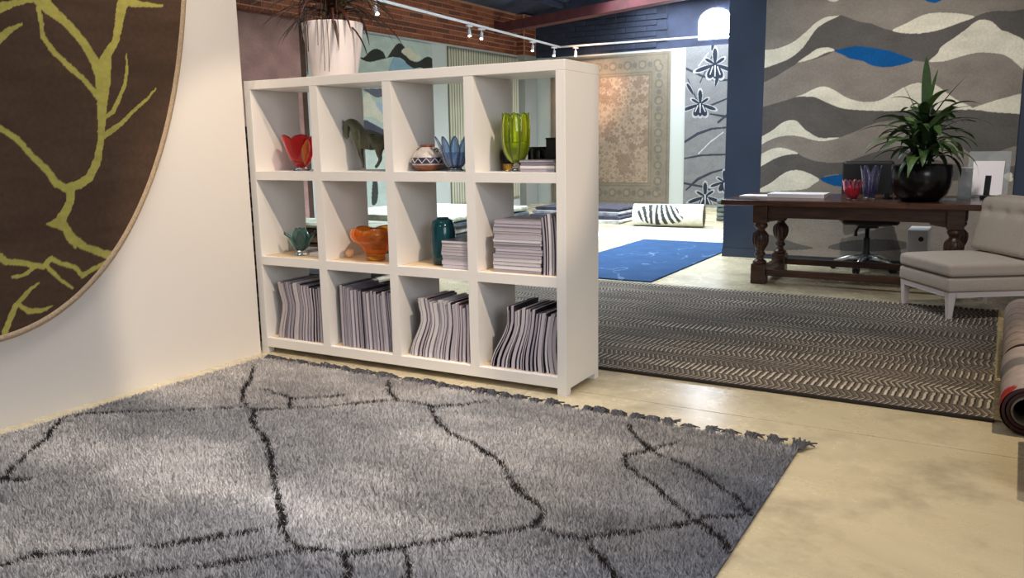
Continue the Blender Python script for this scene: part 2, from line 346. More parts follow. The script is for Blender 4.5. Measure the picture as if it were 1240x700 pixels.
# ------------------------------------------------------------------ rugs on the walls
# round-ended brown rug with lime branches on the white partition
YC, ZC, RA, RB = 1.90, 2.60, 1.22, 2.18
BR = [[(150,0,13),(146,15,12),(143,35,9),(140,50,8),(130,65,10),(126,80,17),(125,100,19),(124,120,13),(123,150,9),(122,170,8),(118,195,9),(108,215,10),(95,224,10),(86,226,10)],
 [(150,2,11),(170,5,7),(197,7,2)], [(50,0,18),(62,12,14),(80,27,10),(100,50,10),(115,75,12),(123,95,14)],
 [(47,10,6),(50,30,5),(52,45,6),(65,63,6),(85,82,7),(100,95,6),(115,112,8),(122,122,8)], [(-12,14,9),(0,9,10),(15,4,6),(40,0,4)], [(-8,54,9),(0,47,8),(12,36,6),(26,29,2)],
 [(-20,146,6),(0,155,6),(20,168,7),(40,190,7),(57,206,8),(68,222,9),(82,229,10)], [(86,226,11),(85,245,9),(78,258,10),(73,270,14),(80,277,10),(88,290,12),(105,300,8),(125,307,9),(145,313,14)],
 [(57,272,2),(72,270,14)], [(91,300,3),(88,290,6)], [(-20,306,7),(0,311,7),(7,317,7),(30,319,6),(52,323,6),(62,313,5),(71,318,5),(91,324,5),(100,334,6),(114,325,5),(130,318,6),(144,311,8)],
 [(42,323,5),(30,333,4),(15,336,3)], [(55,322,5),(75,340,4),(88,349,3)], [(6,402,7),(18,372,6),(32,355,5),(46,343,3)], [(22,368,4),(35,377,6),(50,376,5),(63,371,2)],
 [(127,143,4),(137,135,5),(145,118,5),(151,103,4),(154,85,4),(153,65,1)], [(125,165,7),(135,158,7),(150,147,5),(165,131,4),(178,120,4),(189,107,2)]]
def branch_col(y, z):
    c = np.tile(s2l((78, 61, 49)), (len(y), 1)); c *= (.74+.5*fbm(y*3, z*14, 4))[:, None]
    best = np.full(len(y), 9.)
    for L in BR:
        P = [];
        for px, py, w in L:
            q = un(px, py, 0, -3.828); P.append((q[1], q[2], w*.0042))
        stroke(y+.006*(vn(y*60, z*60)-.5), z+.006*(vn(y*60+9, z*60)-.5), P, best)
    m = best < 0; lc = s2l((170, 162, 84))*(.85+.3*fbm(y*4, z*40, 3))[:, None]; c[m] = lc[m]; return c
nu, nv = 520, 900
uu, vv = np.meshgrid(np.linspace(-1, 1, nu), np.linspace(-1, 1, nv))
Y = YC+RA*uu*np.sqrt(1-vv*vv/2); Z = ZC+RB*vv*np.sqrt(1-uu*uu/2); th = np.arange(420)*2*PI/420
Vt = np.stack([np.full(Y.size, -3.828), Y.ravel(), Z.ravel()], -1); idx = np.arange(nu*nv).reshape(nv, nu)
F = np.stack([idx[:-1, :-1], idx[:-1, 1:], idx[1:, 1:], idx[1:, :-1]], -1).reshape(-1, 4)
me = rawmesh('oval_rug', Vt, F); setcol(me, branch_col(Y.ravel(), Z.ravel()))
oval = link('hanging_rug', me, M['rug_woven'], None, True); tag(oval, 'brown oval rug with lime green branch pattern hung on the white partition', 'rug', 'wall hung rugs')
mb = MB(); pr_ = [(-3.8495, 1.004), (-3.8495, 1.012), (-3.836, 1.016), (-3.822, 1.012), (-3.820, 1.0), (-3.827, .99)]
mb.add([(x, YC+(RA*s)*math.cos(a), ZC+(RB+(s-1)*RA)*math.sin(a)) for x, s in pr_ for a in th[::3]],
       [(k*140+i, k*140+(i+1) % 140, (k+1)*140+(i+1) % 140, (k+1)*140+i) for k in range(5) for i in range(140)])
mb.build('binding', M['rug_binding'], oval, True)['label'] = 'beige bound edge'

# grey wave rug behind the desk
ww = lambda L: np.array([un(px, py, 1, NY-.02)[[0, 2]] for px, py in L])
TAUPE, DARK, CREAM, BLUE = (142, 135, 127), (98, 95, 92), (226, 222, 204), (20, 88, 150)
WAVE = [
 (DARK, [(925,81.4),(945.8,75.4),(959.6,68.6),(971.6,58.3),(981.8,44.6),(988.7,35),(1000.7,26.6),(1016,19.2),(1022,19.5),(1040,26),(1055,28.5),(1066,33),(1081,37.2),(1096,40.3),(1116,40.3),(1138.5,36),(1162.5,27.4),(1180,20.5),(1193,15.4),(1207,13.4),(1224,13.4),(1245,14.5),(1245,52),(1224,40.3),(1212,36),(1202,26.6),(1190,23.7),(1181,26.6),(1169,36),(1156,45.4),(1140,56.6),(1135,65),(1125,74.6),(1106,73),(1090,66),(1075,61),(1050,57),(1035,56),(1020,59),(1010,61.5),(1003,66),(985,72),(967,75),(962,79),(950,86),(935,95),(915,102),(915,84)]),
 (CREAM, [(920,62.5),(940.7,59),(959.6,51.4),(975,39.4),(987,28.3),(1000.7,20.6),(1016,19.2),(1000.7,26.6),(988.7,35),(981.8,44.6),(971.6,58.3),(959.6,68.6),(945.8,75.4),(920,82.4)]),
 (CREAM, [(1080.3,36.8),(1096,29),(1112,20.6),(1128,15.8),(1145,15.4),(1165,16.8),(1180,20.5),(1162.5,27.4),(1138.5,36),(1116,40.3),(1096,40.3)]),
 (CREAM, [(1125,74.6),(1135,65),(1140,56.6),(1156,45.4),(1169,36),(1181,26.6),(1190,23.7),(1202,26.6),(1212,36),(1224,40.3),(1245,54),(1245,86),(1232,78),(1224,71),(1214,66),(1200,64),(1183,64),(1166,67.7),(1152,72),(1140,74.6)]),
 (BLUE, [(1010,61.5),(1020,59),(1035,56),(1050,57),(1075,61),(1090,66),(1106,73),(1090,78.8),(1072,81.4),(1055,79),(1045,74),(1030,71),(1020,66)]),
 (CREAM, [(966,75.5),(978,67),(990,59),(1003,57.5),(1011,61),(1000,64),(985,71)]),
 (CREAM, [(1000,-4),(1004,1),(1012,2),(1019,-4)]), (BLUE, [(1117,-4),(1124,2),(1134,3),(1144,-4)]),
 (DARK, [(915,131),(923.4,129.5),(943,124),(961.5,118.4),(971,116.5),(985.6,117.4),(998.6,123),(1017,130.4),(1036,133),(1060,134),(1100,131),(1130,128),(1176,132),(1187,133),(1201,136),(1240,138),(1240,176),(1229,177),(1200,187),(1190,196),(1140,162),(1100,147),(1071,147),(1052.5,152),(1034,160),(1015,166.7),(996.8,167.2),(989.3,165.8),(974.5,156.5),(965,146.8),(956,145.7),(946.6,149),(933.6,159),(915,170)]),
 (CREAM, [(963,117.3),(972,114.5),(985,108),(996,104.5),(1006,107),(1015,112),(1026,118.5),(1045,123.4),(1064,122),(1080,114),(1092,107),(1105,101.5),(1115,100.5),(1130,101.5),(1142,109),(1157,120),(1178,131.5),(1150,133),(1100,134),(1075,134.5),(1036,133),(1017,130.4),(998.6,123),(985.6,117.4),(974,117)]),
 (CREAM, [(1175,132),(1201,123),(1215,119),(1245,113.5),(1245,138),(1230,137.5),(1201,135.7),(1187,133.5)]),
 (CREAM, [(915,170),(933.6,159),(946.6,149),(956,145.7),(965,146.8),(974.5,156.5),(989.3,165.8),(996.8,167.2),(1016,166.7),(1004,170),(993,171),(982,169),(971,165.8),(957.7,164),(943,165.8),(931.7,170),(915,178)]),
 (DARK, [(915,204),(937,192.7),(952,187.7),(966,186),(971,189),(985.6,194.6),(1008,197.3),(1026.5,195.5),(1045,189),(1064,183),(1090,180),(1140,195),(1190,205),(1240,200),(1240,216),(1180,216),(1100,226),(1060,223),(1045,217),(1030,212),(1015,211),(1000,213),(992,217),(976,208.5),(965,206),(954,207.6),(943,214),(933.6,221.5),(915,231)]),
 (CREAM, [(915,192),(931.7,181.5),(943,179),(954,180.6),(966.5,185.8),(952,187.7),(937,192.7),(915,204)]),
 (CREAM, [(917,232),(933.6,221.5),(943,214),(954,207.6),(965,206),(976,208.5),(992,217),(985,223),(975,229),(950,231)]),
 (BLUE, [(993,217),(1005,213),(1018,211.5),(1032,213),(1046,219),(1030,225),(1010,225)]),
 (CREAM, [(1190,209),(1200,205),(1213,211),(1219,214),(1205,216)]), (CREAM, [(1214,213),(1225,209),(1225,220)]),
 (DARK, [(915,281),(928,283),(946,288.6),(965,295),(985,300.7),(955,303),(915,302)]), (DARK, [(1003,300.7),(1020.6,293),(1048,290),(1085,291),(1110,299),(1050,305)])]
WAVE = [(c, smoothpoly(ww(L), 4)) for c, L in WAVE]
wX0, wX1, wZ0, wZ1 = -2.175, .085, .05, 2.78
def wave_col(u, v):
    x = u+wX0; z = v+wZ0; x2 = x+.004*(vn(x*90, z*90)-.5)
    c = np.tile(s2l(TAUPE), (len(u), 1))
    for rgb, P in WAVE: paint(c, inpoly(x2, z, P), rgb)
    return c*(.80+.4*fbm(u*5, v*9, 4))[:, None]
wr_ = sheet('hanging_rug', (wX0, NY-.002, wZ0), (1, 0, 0), (0, 0, 1), wX1-wX0, wZ1-wZ0, .018, 430, 500, wave_col, M['rug_woven'], .002, rim=(190, 184, 172))
tag(wr_, 'grey rug with cream and blue wave pattern hung on the navy wall behind the desk', 'rug', 'wall hung rugs')

# faded floral rug on the back wall
FX0, FX1, FZ0, FZ1 = -7.93, -5.43, .03, 2.865
R2 = np.random.default_rng(3)
MED = [(R2.uniform(.45, 2.1), R2.uniform(.4, 2.5), R2.uniform(.05, .12)) for _ in range(130)]
def floral_col(u, v):
    w, h = FX1-FX0, FZ1-FZ0; e = np.minimum(np.minimum(u, w-u), np.minimum(v, h-v))
    c = np.tile(s2l((142, 122, 108)), (len(u), 1))
    for mx, my, r in MED:
        d = np.hypot((u-mx), (v-my)); a = np.arctan2(v-my, u-mx); m = d < r*(1+.22*np.cos(8*a)); paint(c, m, (168, 151, 134)); paint(c, d < r*.45, (150, 130, 112))
    vine = np.abs(np.sin(u*17+2*np.sin(v*9))+np.sin(v*19+2*np.sin(u*8))) < .18; paint(c, vine & (e > .42), (154, 136, 118))
    b = e < .42; paint(c, b, (136, 128, 116)); t = np.where(u < w/2, v, v); s = np.where((np.minimum(u, w-u) < np.minimum(v, h-v)), v, u)
    q = np.hypot((s % .3)-.15, e-.22); paint(c, b & (q < .085), (122, 114, 102)); paint(c, b & (q < .05), (142, 134, 120))
    q2 = np.hypot(((s+.15) % .3)-.15, e-.22); paint(c, b & (q2 < .05), (118, 114, 106))
    for k in (.05, .36, .41): paint(c, np.abs(e-k) < .012, (126, 116, 100))
    return c*(.82+.36*fbm(u*8, v*8, 4))[:, None]
fr = sheet('hanging_rug', (FX0, 15.035, FZ0), (1, 0, 0), (0, 0, 1), FX1-FX0, FZ1-FZ0, .02, 260, 300, floral_col, M['rug_woven'], .001)
tag(fr, 'faded beige and pink floral bordered rug hung on the back wall', 'rug', 'wall hung rugs')
# grey rug with dark orchids
GX0, GX1, GZ0, GZ1 = -5.14, -3.55, .06, 2.90
gp = lambda px, py: tuple(un(px, py, 1, 15.02)[[0, 2]])
ORCH = []
def petal(cx, cy, ang, L, W):
    t = np.linspace(0, 2*PI, 16, endpoint=False); x = L*.5*(1+np.cos(t)); y = W*.5*np.sin(t)*(.6+.5*np.cos(t*.5)**2)
    a = math.radians(ang); return [gp(cx+x_*math.cos(a)-y_*math.sin(a), cy-(x_*math.sin(a)+y_*math.cos(a))) for x_, y_ in zip(x, y)]
for cx, cy, s in [(866, 78, 1.15), (848, 126, 1.0), (854, 238, 1.0), (877, 220, .8)]:
    for a, L, W in [(90, 17, 9), (200, 22, 8), (-20, 20, 8), (245, 16, 14), (295, 16, 14), (270, 15, 10), (150, 12, 6), (35, 12, 6)]: ORCH.append((petal(cx, cy, a, L*s*1.10+1, W*s*.62+2.2), petal(cx, cy, a, L*s, W*s*.62)))
for cx, cy, a, L in [(840, 115, 120, 16), (866, 105, 75, 16), (862, 62, 80, 14)]: ORCH.append((petal(cx, cy, a, L+1.5, 6.5), petal(cx, cy, a, L, 4.5)))
GSTEM = [[(831,83,3),(850,92,3),(866,97,3),(884,97,3)], [(829,172,3),(845,162,4),(862,156,3),(884,154,2)], [(829,192,2),(850,188,3),(884,187,2)], [(831,230,2),(845,217,4),(862,209,3),(884,203,2)], [(829,222,3),(850,226,3),(865,232,2)], [(860,128,3),(884,118,2)], [(870,148,3),(884,136,3)], [(833,96,1.5),(846,126,2)], [(860,138,2),(884,142,4)], [(848,100,1.5),(866,60,1.5)]]
GW = [[(845,128,1.2),(842,135,1)],[(851,128,1.2),(854,135,1)],[(863,81,1.2),(860,90,1)],[(869,81,1.2),(872,90,1)],[(851,240,1.2),(848,247,1)],[(857,240,1.2),(860,247,1)],[(846,186,1.2),(860,172,1.2),(876,160,1.2)], [(848,126,1.5),(848,136,1.2)], [(866,80,1.5),(866,92,1.2)], [(854,236,1.5),(854,247,1.2)], [(877,222,1.5),(878,232,1.2)], [(846,80,1),(858,64,1)]]
def orchid_col(u, v):
    x, z = u+GX0, v+GZ0; c = np.tile(s2l((132, 134, 138)), (len(u), 1))
    for L in GSTEM: paint(c, stroke(x, z, [(*gp(a, b), w*.013) for a, b, w in L]) < 0, (62, 66, 78))
    for P, _ in ORCH: paint(c, inpoly(x, z, P), (176, 180, 186))
    for _, P in ORCH: paint(c, inpoly(x, z, P), (48, 54, 68))
    for L in GW: paint(c, stroke(x, z, [(*gp(a, b), w*.017) for a, b, w in L]) < 0, (196, 200, 206))
    return c*(.85+.3*fbm(u*6, v*10, 4))[:, None]
orr = sheet('hanging_rug', (GX0, 15.035, GZ0), (1, 0, 0), (0, 0, 1), GX1-GX0, GZ1-GZ0, .02, 260, 420, orchid_col, M['rug_woven'], .001)
tag(orr, 'grey rug with dark blue orchids hung on the back wall right of the white strip', 'rug', 'wall hung rugs')
# along the brick wall: pink, second wave rug, ribbed cream
BX = -8.40
def pink_col(u, v):
    c = np.tile(s2l((188, 150, 146)), (len(u), 1)); e = np.minimum(u, 2.75-v)
    paint(c, (u > 1.52) , (92, 74, 66)); c *= (.65+.7*fbm(u*4, v*5, 5))[:, None]
    return c*np.clip(.55+.9*(2.75-v)/.7, .5, 1)[:, None]  # colour darkens towards the top
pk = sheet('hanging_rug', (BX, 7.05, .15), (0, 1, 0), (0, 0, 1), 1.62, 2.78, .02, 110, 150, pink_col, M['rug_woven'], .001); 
tag(pk, 'washed pink rug with dark edge hung left on the brick wall behind the plant', 'rug', 'wall hung rugs')
bwp = lambda L: smoothpoly([tuple(un(a, b, 0, BX+.02)[[1, 2]]) for a, b in L], 4)
W2 = [((62, 64, 62), bwp([(432,66),(440,70),(448,62),(456,59),(464,63),(468,70),(474,62),(480,54),(486,53),(492,60),(500,74),(508,74),(516,69),(524,72),(524,88),(510,82),(498,83),(488,72),(476,69),(462,72),(448,75),(438,72)])),
      ((150, 186, 206), bwp([(476,70),(486,72),(496,80),(504,86),(480,90),(470,90)])), ((222, 220, 200), bwp([(486,62),(494,57),(502,64),(510,70),(500,74),(492,68)])),
      ((226, 226, 210), bwp([(440,120),(446,112),(452,122),(466,138),(466,150),(452,142),(440,140)])), ((86, 88, 104), bwp([(440,146),(452,150),(468,160),(468,172),(440,168)])),
      ((70, 76, 74), bwp([(452,214),(456,214),(458,232),(456,246),(450,246)])), ((178, 200, 222), bwp([(455,126),(470,128),(470,145)])), ((110, 112, 130), bwp([(440,108),(470,108),(470,114),(456,118),(446,112)]))]
def wave2_col(u, v):
    y, z = u+8.92, v+.15; c = np.tile(s2l((196, 212, 206)), (len(u), 1))
    for rgb, P in W2: paint(c, inpoly(y, z, P), rgb)
    return c*(.86+.28*fbm(u*6, v*10, 4))[:, None]
w2 = sheet('hanging_rug', (BX, 8.92, .15), (0, 1, 0), (0, 0, 1), 2.72, 2.74, .02, 260, 260, wave2_col, M['rug_woven'], .001)
tag(w2, 'pale green rug with black and blue waves hung behind the white pot', 'rug', 'wall hung rugs')
def rib_col(u, v):
    c = np.tile(s2l((206, 206, 186)), (len(u), 1)); paint(c, (u % .08) < .024, (130, 128, 108)); return c*(.85+.3*fbm(u*9, v*3, 3))[:, None]
rb = sheet('hanging_rug', (BX, 12.1, .15), (0, 1, 0), (0, 0, 1), 2.4, 2.74, .02, 480, 40, rib_col, M['rug_woven'], .001)
tag(rb, 'cream vertically striped rug hung near the brick corner', 'rug', 'wall hung rugs')

# ------------------------------------------------------------------ rugs on the floor
# herringbone rug
HX0, HX1, HY0, HY1 = -3.66, .045, 4.06, 6.745
def herring_col(u, v):
    v2 = v+.02*np.sin(u*1.7)+.03*(vn(u*1.1, v*2)-.5); per = .162; k = np.floor(v2/per); f = v2/per-k; bold = (k % 3) == 1
    seed = (k*37.7) % 11
    dirn = np.where((k % 3) == 0, 1., -1.)*np.where(vn(u*.8+seed*5, k*3.1+.5) > .30, 1., -.4)
    zig = np.where(bold, .22*f*dirn, 2*np.abs(f-.5)*dirn*1.15)
    ph = np.where(bold, u*30, u*34)+zig+1.8*vn(u*1.6+seed*3, k*1.7+.3)+seed
    sfr = ph-np.floor(ph)
    wid = np.where(bold, .25, .20)+.22*(vn(u*1.7+seed*9, k*1.9)-.42)
    light = (sfr < wid) & (f > .07) & (f < .93) & (np.abs(f-.5) > np.where(bold, -1, .02))
    c = np.tile(s2l((100, 90, 82)), (len(u), 1)); c *= (.55+.9*fbm(u*4, v*10, 4))[:, None]
    g = (sfr > wid) & (sfr < wid+.24); paint(c, g & (f > .05), (46, 40, 37))
    lc = s2l((206, 194, 174))*(np.where(bold, .45, .34)+.60*vn(u*2.3+seed*4, v*6))[:, None]; c[light] = lc[light]
    edge = (v < .03); c[edge] = s2l((40, 36, 34)); return c
hr = sheet('area_rug', (HX0, HY0, .001), (1, 0, 0), (0, 1, 0), HX1-HX0, HY1-HY0, .012, 900, 440, herring_col, M['rug_woven'], .002, rim=(44, 38, 34))
tag(hr, 'dark brown and cream herringbone rug on the concrete floor under the slipper chair', 'rug', 'floor rugs')
mb = MB()
for i in range(150):
    y = HY0+.02+i*(HY1-HY0-.04)/149; L = random.uniform(.03, .05)
    mb.tube([(HX1-.004, y, .010), (HX1+L*.5, y+random.uniform(-.012, .012), .012), (HX1+L, y+random.uniform(-.02, .02), .006)], .005, 5)
mb.build('fringe', M['cream_fringe'], hr, True)['label'] = 'cream fringe'
hr.children[0]['kind'] = 'stuff'

# blue rug and pale rug in the far bay
def blue_col(u, v):
    c = np.tile(s2l((44, 72, 108)), (len(u), 1)); c *= (.8+.4*fbm(u*7, v*7, 4))[:, None]
    r = np.abs(fbm(u*1.7+3, v*1.3, 4)-.47); m = (r < .006)&(vn(u*3,v*3)>.40); paint(c, m, (88, 110, 140)); return c
bl = sheet('area_rug', (-3.87, 6.86, .001), (1, 0, 0), (0, 1, 0), 1.24, 2.98, .012, 160, 260, blue_col, M['rug_woven'], .002)
tag(bl, 'cobalt blue rug with pale vein lines on the bright floor beyond the bookcase', 'rug', 'floor rugs')
def pale_col(u, v):
    c = np.tile(s2l((226, 226, 220)), (len(u), 1)); m = (np.abs((v % .55)-.3) < .05) & (vn(u*9, v*9) > .5) & (u > .25) & (u < 1.9); paint(c, m, (128, 132, 140)); return c
pl = sheet('area_rug', (-4.75, 9.92, .001), (1, 0, 0), (0, 1, 0), 2.35, 1.35, .012, 160, 120, pale_col, M['rug_woven'], .002)
tag(pl, 'white rug with faint grey dashes lying in front of the rolled rug', 'rug', 'floor rugs')

# shag rug
SX0, SX1, SY0, SY1, SZ = -3.70, -.63, .35, 3.32, .014
LINES = [
 [(308,440),(302,458),(295,470),(293,482),(308,495),(305,505),(309,515),(322,530),(328,550),(332,580),(337,605),(342,630),(344,645),(358,657),(375,662),(395,661),(420,668),(455,663),(490,656),(530,651),(570,643),(610,640),(640,635),(656,625),(658,615),(640,600),(628,590),(615,570),(605,555),(590,545),(565,530),(545,522),(530,510),(524,495),(520,488)],
 [(592,482),(560,487),(524,490),(500,484),(470,482),(440,485),(390,490),(340,492),(310,494),(293,490),(200,495),(110,497),(75,503),(65,515),(55,530),(35,545),(15,565),(2,578)], [(-20,590),(2,579),(35,576)],
 [(344,633),(300,640),(240,650),(180,658),(100,665),(40,668),(0,680),(-60,690)], [(375,662),(330,668),(280,677),(200,686),(120,698),(60,712)],
 [(415,665),(420,680),(425,705)], [(490,658),(495,680),(490,705)], [(656,635),(680,645),(710,647),(760,640),(830,630),(860,622),(905,620)],
 [(710,648),(725,665),(740,685),(757,706)], [(760,510),(770,525),(785,540),(800,548),(830,560),(860,577),(880,590),(897,605),(905,618)],
 [(820,533),(785,543),(758,548),(757,560),(775,573),(800,590),(820,610),(850,632),(870,645),(888,668)], [(470,458),(472,472),(480,482)], [(315,468),(340,475),(352,480),(350,490)], [(352,480),(390,478),(415,476)]]
SL = [np.array([un(a, b, 2, .035)[:2] for a, b in L]) for L in LINES]
def shag_col(x, y):
    g = fbm(x*1.1+4, y*2.6, 4); g2 = fbm(x*3+9, y*8, 3)
    t = np.clip((g*.75+g2*.25-.30)*2.4, 0, 1)
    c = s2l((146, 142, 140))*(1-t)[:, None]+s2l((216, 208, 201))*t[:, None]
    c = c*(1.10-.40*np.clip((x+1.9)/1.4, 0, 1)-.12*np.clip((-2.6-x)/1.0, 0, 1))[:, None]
    bl_ = np.clip((fbm(x*.9+2, y*.9+5, 3)-.45)*1.6+.80*(x+1.95)+.60*(2.25-y), 0, 1); c = c*(1-bl_)[:, None]+(c*np.array([.46, .56, .78]))*bl_[:, None]  # cool daylight and falloff painted into the pile colour, mixed with patchy dye
    best = np.full(len(x), 9.)
    jx = x+.020*(vn(x*45, y*45)-.5); jy = y+.020*(vn(x*45+50, y*45)-.5)
    for L in SL: stroke(jx, jy, [(p[0], p[1], .015+.007*((i*7) % 3)) for i, p in enumerate(L)], best)
    m = best < 0; c[m] = s2l((40, 35, 34)); return c
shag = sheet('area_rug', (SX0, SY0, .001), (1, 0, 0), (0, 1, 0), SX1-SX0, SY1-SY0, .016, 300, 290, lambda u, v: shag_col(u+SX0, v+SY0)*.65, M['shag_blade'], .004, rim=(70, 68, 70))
tag(shag, 'thick grey shag rug with dark branching lines in the foreground', 'rug', 'floor rugs')
NBL = 420000
bx = rng.uniform(SX0, SX1, NBL*2); by = rng.uniform(.75, SY1, NBL*2)
dist = np.hypot(bx+1.6, by-.2); vis = (by > .75+(bx+3.7)*-.0) & (rng.random(NBL*2) < np.clip(2.6/np.maximum(dist, .5), .45, 1)); bx, by = bx[vis][:NBL], by[vis][:NBL]
# keep the part the room could plausibly show, thin out nothing else
nbl = len(bx); wob = fbm(bx*14, by*14, 3); dirn = 2*PI*(fbm(bx*3, by*3, 2)*1.4)+rng.normal(0, 1.9, nbl)
L = (.018+.009*rng.random(nbl))*(.75+.5*wob); tilt = rng.uniform(.25, 1.05, nbl)
tx = bx+np.cos(dirn)*L*np.sin(tilt); ty = by+np.sin(dirn)*L*np.sin(tilt); tz = SZ+L*np.cos(tilt)
wv = rng.uniform(0, 2*PI, nbl); hw = rng.uniform(.0018, .0034, nbl)
V = np.empty((nbl, 3, 3), np.float32)
V[:, 0] = np.stack([bx-np.cos(wv)*hw, by-np.sin(wv)*hw, np.full(nbl, SZ-.003)], -1); V[:, 1] = np.stack([bx+np.cos(wv)*hw, by+np.sin(wv)*hw, np.full(nbl, SZ-.003)], -1); V[:, 2] = np.stack([tx, ty, tz], -1)
me = rawmesh('pile', V.reshape(-1, 3), np.arange(nbl*3, dtype=np.int32).reshape(-1, 3))
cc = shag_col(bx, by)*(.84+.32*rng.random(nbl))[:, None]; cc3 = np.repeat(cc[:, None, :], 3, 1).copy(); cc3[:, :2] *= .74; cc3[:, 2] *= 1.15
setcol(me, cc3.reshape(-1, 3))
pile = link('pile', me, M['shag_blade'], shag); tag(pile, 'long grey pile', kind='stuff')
tm = []
for k in range(6):
    mb = MB()
    for s in range(22):
        a = random.uniform(-.5, .5); L = random.uniform(.05, .085); w = random.uniform(-.022, .022)
        mb.tube([(w, -.01, .012), (w+.3*a*L, L*.45, .022+random.uniform(0, .015)), (w+a*L, L, random.uniform(.004, .02))], [.004, .005, .003], 4)
    me = mb.mesh('tassel'); me.materials.append(M['tassel']); tm.append(me)
x = SX0+.04; 
while x < SX1:
    o = bpy.data.objects.new('tassel', random.choice(tm)); C.objects.link(o); o.parent = shag; o.location = (x, SY1-.005, .001); o.rotation_euler = (0, 0, random.uniform(-.35, .35))
    o.scale = (1, random.uniform(.8, 1.15), random.uniform(.8, 1.2)); x += random.uniform(.065, .10)

# ------------------------------------------------------------------ bookcase
TH = .0195; SHO = (-1.7905, 3.534, 0)
W, H, D = 2.088, 1.628, .395
FR_, DV, OP = .05, .055, (2.088-.1-.165)/4
cols = [(-W+FR_+i*(OP+DV), -W+FR_+i*(OP+DV)+OP) for i in range(4)]
rows = [(.092, .546), (.596, 1.054), (1.104, 1.577)]    # bottom, middle, top compartments
def S(u, d, v): return (SHO[0]+u*math.cos(TH)-d*math.sin(TH), SHO[1]+u*math.sin(TH)+d*math.cos(TH), v)
bc = empty('bookcase', SHO, TH, 'white four by three open bookcase standing on the concrete floor', 'bookcase')
bev = .002
box_obj('side_panel', (-W, 0, .03, -W+FR_, D, H-FR_), M['shelf_white'], bc, bev); box_obj('side_panel', (-FR_, 0, .03, 0, D, H-FR_), M['shelf_white'], bc, bev)
box_obj('top_board', (-W, 0, H-FR_+.0, 0, D, H), M['shelf_white'], bc, bev)
box_obj('bottom_board', (-W+FR_, 0, .035, -FR_, D, rows[0][0]), M['shelf_white'], bc, bev)
for i in range(3):
    for r in rows: box_obj('divider', (cols[i][1], 0, r[0], cols[i+1][0], D, r[1]), M['shelf_white'], bc)
for r0, r1 in ((.546, .596), (1.054, 1.104)): box_obj('shelf_board', (-W+FR_, 0, r0, -FR_, D, r1), M['shelf_white'], bc)
for x in (-W, -FR_):
    for y in (0, D-.05): box_obj('foot', (x, y, 0, x+FR_, y+.05, .03), M['shelf_white'], bc)
for c in cols:           # warm board liners on the two lower shelves
    for r in rows[:2]: box_obj('shelf_liner', (c[0]+.001, .03, r[0], c[1]-.001, D-.01, r[0]+.002), M['shelf_wood'], bc)

def at_shelf(name, u, d, v, label, cat, group=None, rz=0): return empty(name, S(u, d, v), TH+rz, label, cat, group)
ORD = ['first', 'second', 'third', 'fourth', 'fifth', 'sixth', 'seventh', 'eighth', 'ninth', 'tenth', 'eleventh', 'twelfth', 'thirteenth', 'fourteenth', 'fifteenth', 'sixteenth', 'seventeenth', 'eighteenth', 'nineteenth', 'twentieth', 'twenty-first', 'twenty-second', 'twenty-third', 'twenty-fourth']
def magazine(u0, v0, d0, th, h, dep, curve, label, group, pk, ck, flat=False):
    """one magazine; curve(t) is its sideways bend from foot to head"""
    root = at_shelf('magazine', u0, d0, v0, label, 'magazine', group)
    n = 8; ts = [k/n for k in range(n+1)]
    def slab(a, b, ex, de):
        mb = MB(); vs = []
        for t in ts:
            o = curve(t); z = t*(h+ex)
            vs += [(o+a, -de, z), (o+b, -de, z), (o+b, dep, z), (o+a, dep, z)]
        fs = [(0, 3, 2, 1), (4*n, 4*n+1, 4*n+2, 4*n+3)]
        for k in range(n): fs += [(4*k+q, 4*k+(q+1) % 4, 4*k+4+(q+1) % 4, 4*k+4+q) for q in range(4)]
        return mb.add(vs, fs)
    slab(.0012, th-.0012, 0, 0).build('pages', M['page_%d' % pk], root)
    mb = slab(0, .0012, .002, .001); m2 = slab(th-.0012, th, .002, .001); mb.add(m2.v, m2.f); mb.build('cover', M['cover_%d' % ck], root)
    return root
cellname = ['leftmost', 'second', 'third', 'rightmost']
def sstep(t): t = max(0, min(1, t)); return t*t*(3-2*t)
def mag_row(ci, u_start, u_end, n, curvef, hrange, pset, cset, dep=.27):
    ws = [random.uniform(.6, 1.5) for _ in range(n)]; k = (u_end-u_start)/sum(ws); us = [u_start]
    for w in ws: us.append(us[-1]+w*k)
    hs = [random.uniform(*hrange)-.02*i/max(1, n-1) for i in range(n)]; fs = [i/max(1, n-1) for i in range(n)]
    for i in range(n):
        c0 = curvef(fs[i]); zz = [q/24*.36 for q in range(25)]
        if i < n-1: c1 = curvef(fs[i+1]); th = min(us[i+1]+c1(min(1, z/hs[i+1]))-us[i]-c0(min(1, z/hs[i])) for z in zz)-.0012
        else: th = min(cols[ci][1]-us[i]-c0(min(1, z/hs[i])) for z in zz)-.003
        magazine(us[i], rows[0][0]+.0028, .028+random.uniform(0, .012), max(.0045, th), hs[i], dep, c0, 'upright magazine, %s from the left in the %s bottom compartment' % (ORD[i], cellname[ci]), 'magazines in the bottom row', random.choice(pset), random.choice(cset))
cs = [0, 1, 3, 2, 4, 6, 0, 1]; ps = [0, 1, 2, 3, 4, 5]
c = cols[0]; mag_row(0, c[0]+.065, c[1]-.004, 16, lambda f: (lambda t: .05*(1-f)*sstep(t*1.5)-.035*(1-f)*sstep(max(0, t-.55)*2.2)), (.335, .355), [1, 2, 4, 5], cs)
c = cols[1]; mag_row(1, c[0]+.055, c[1]-.004, 22, lambda f: (lambda t: -.02*f*sstep(t)), (.335, .36), [0, 1, 2, 2], [6, 3, 4, 1, 0, 3])
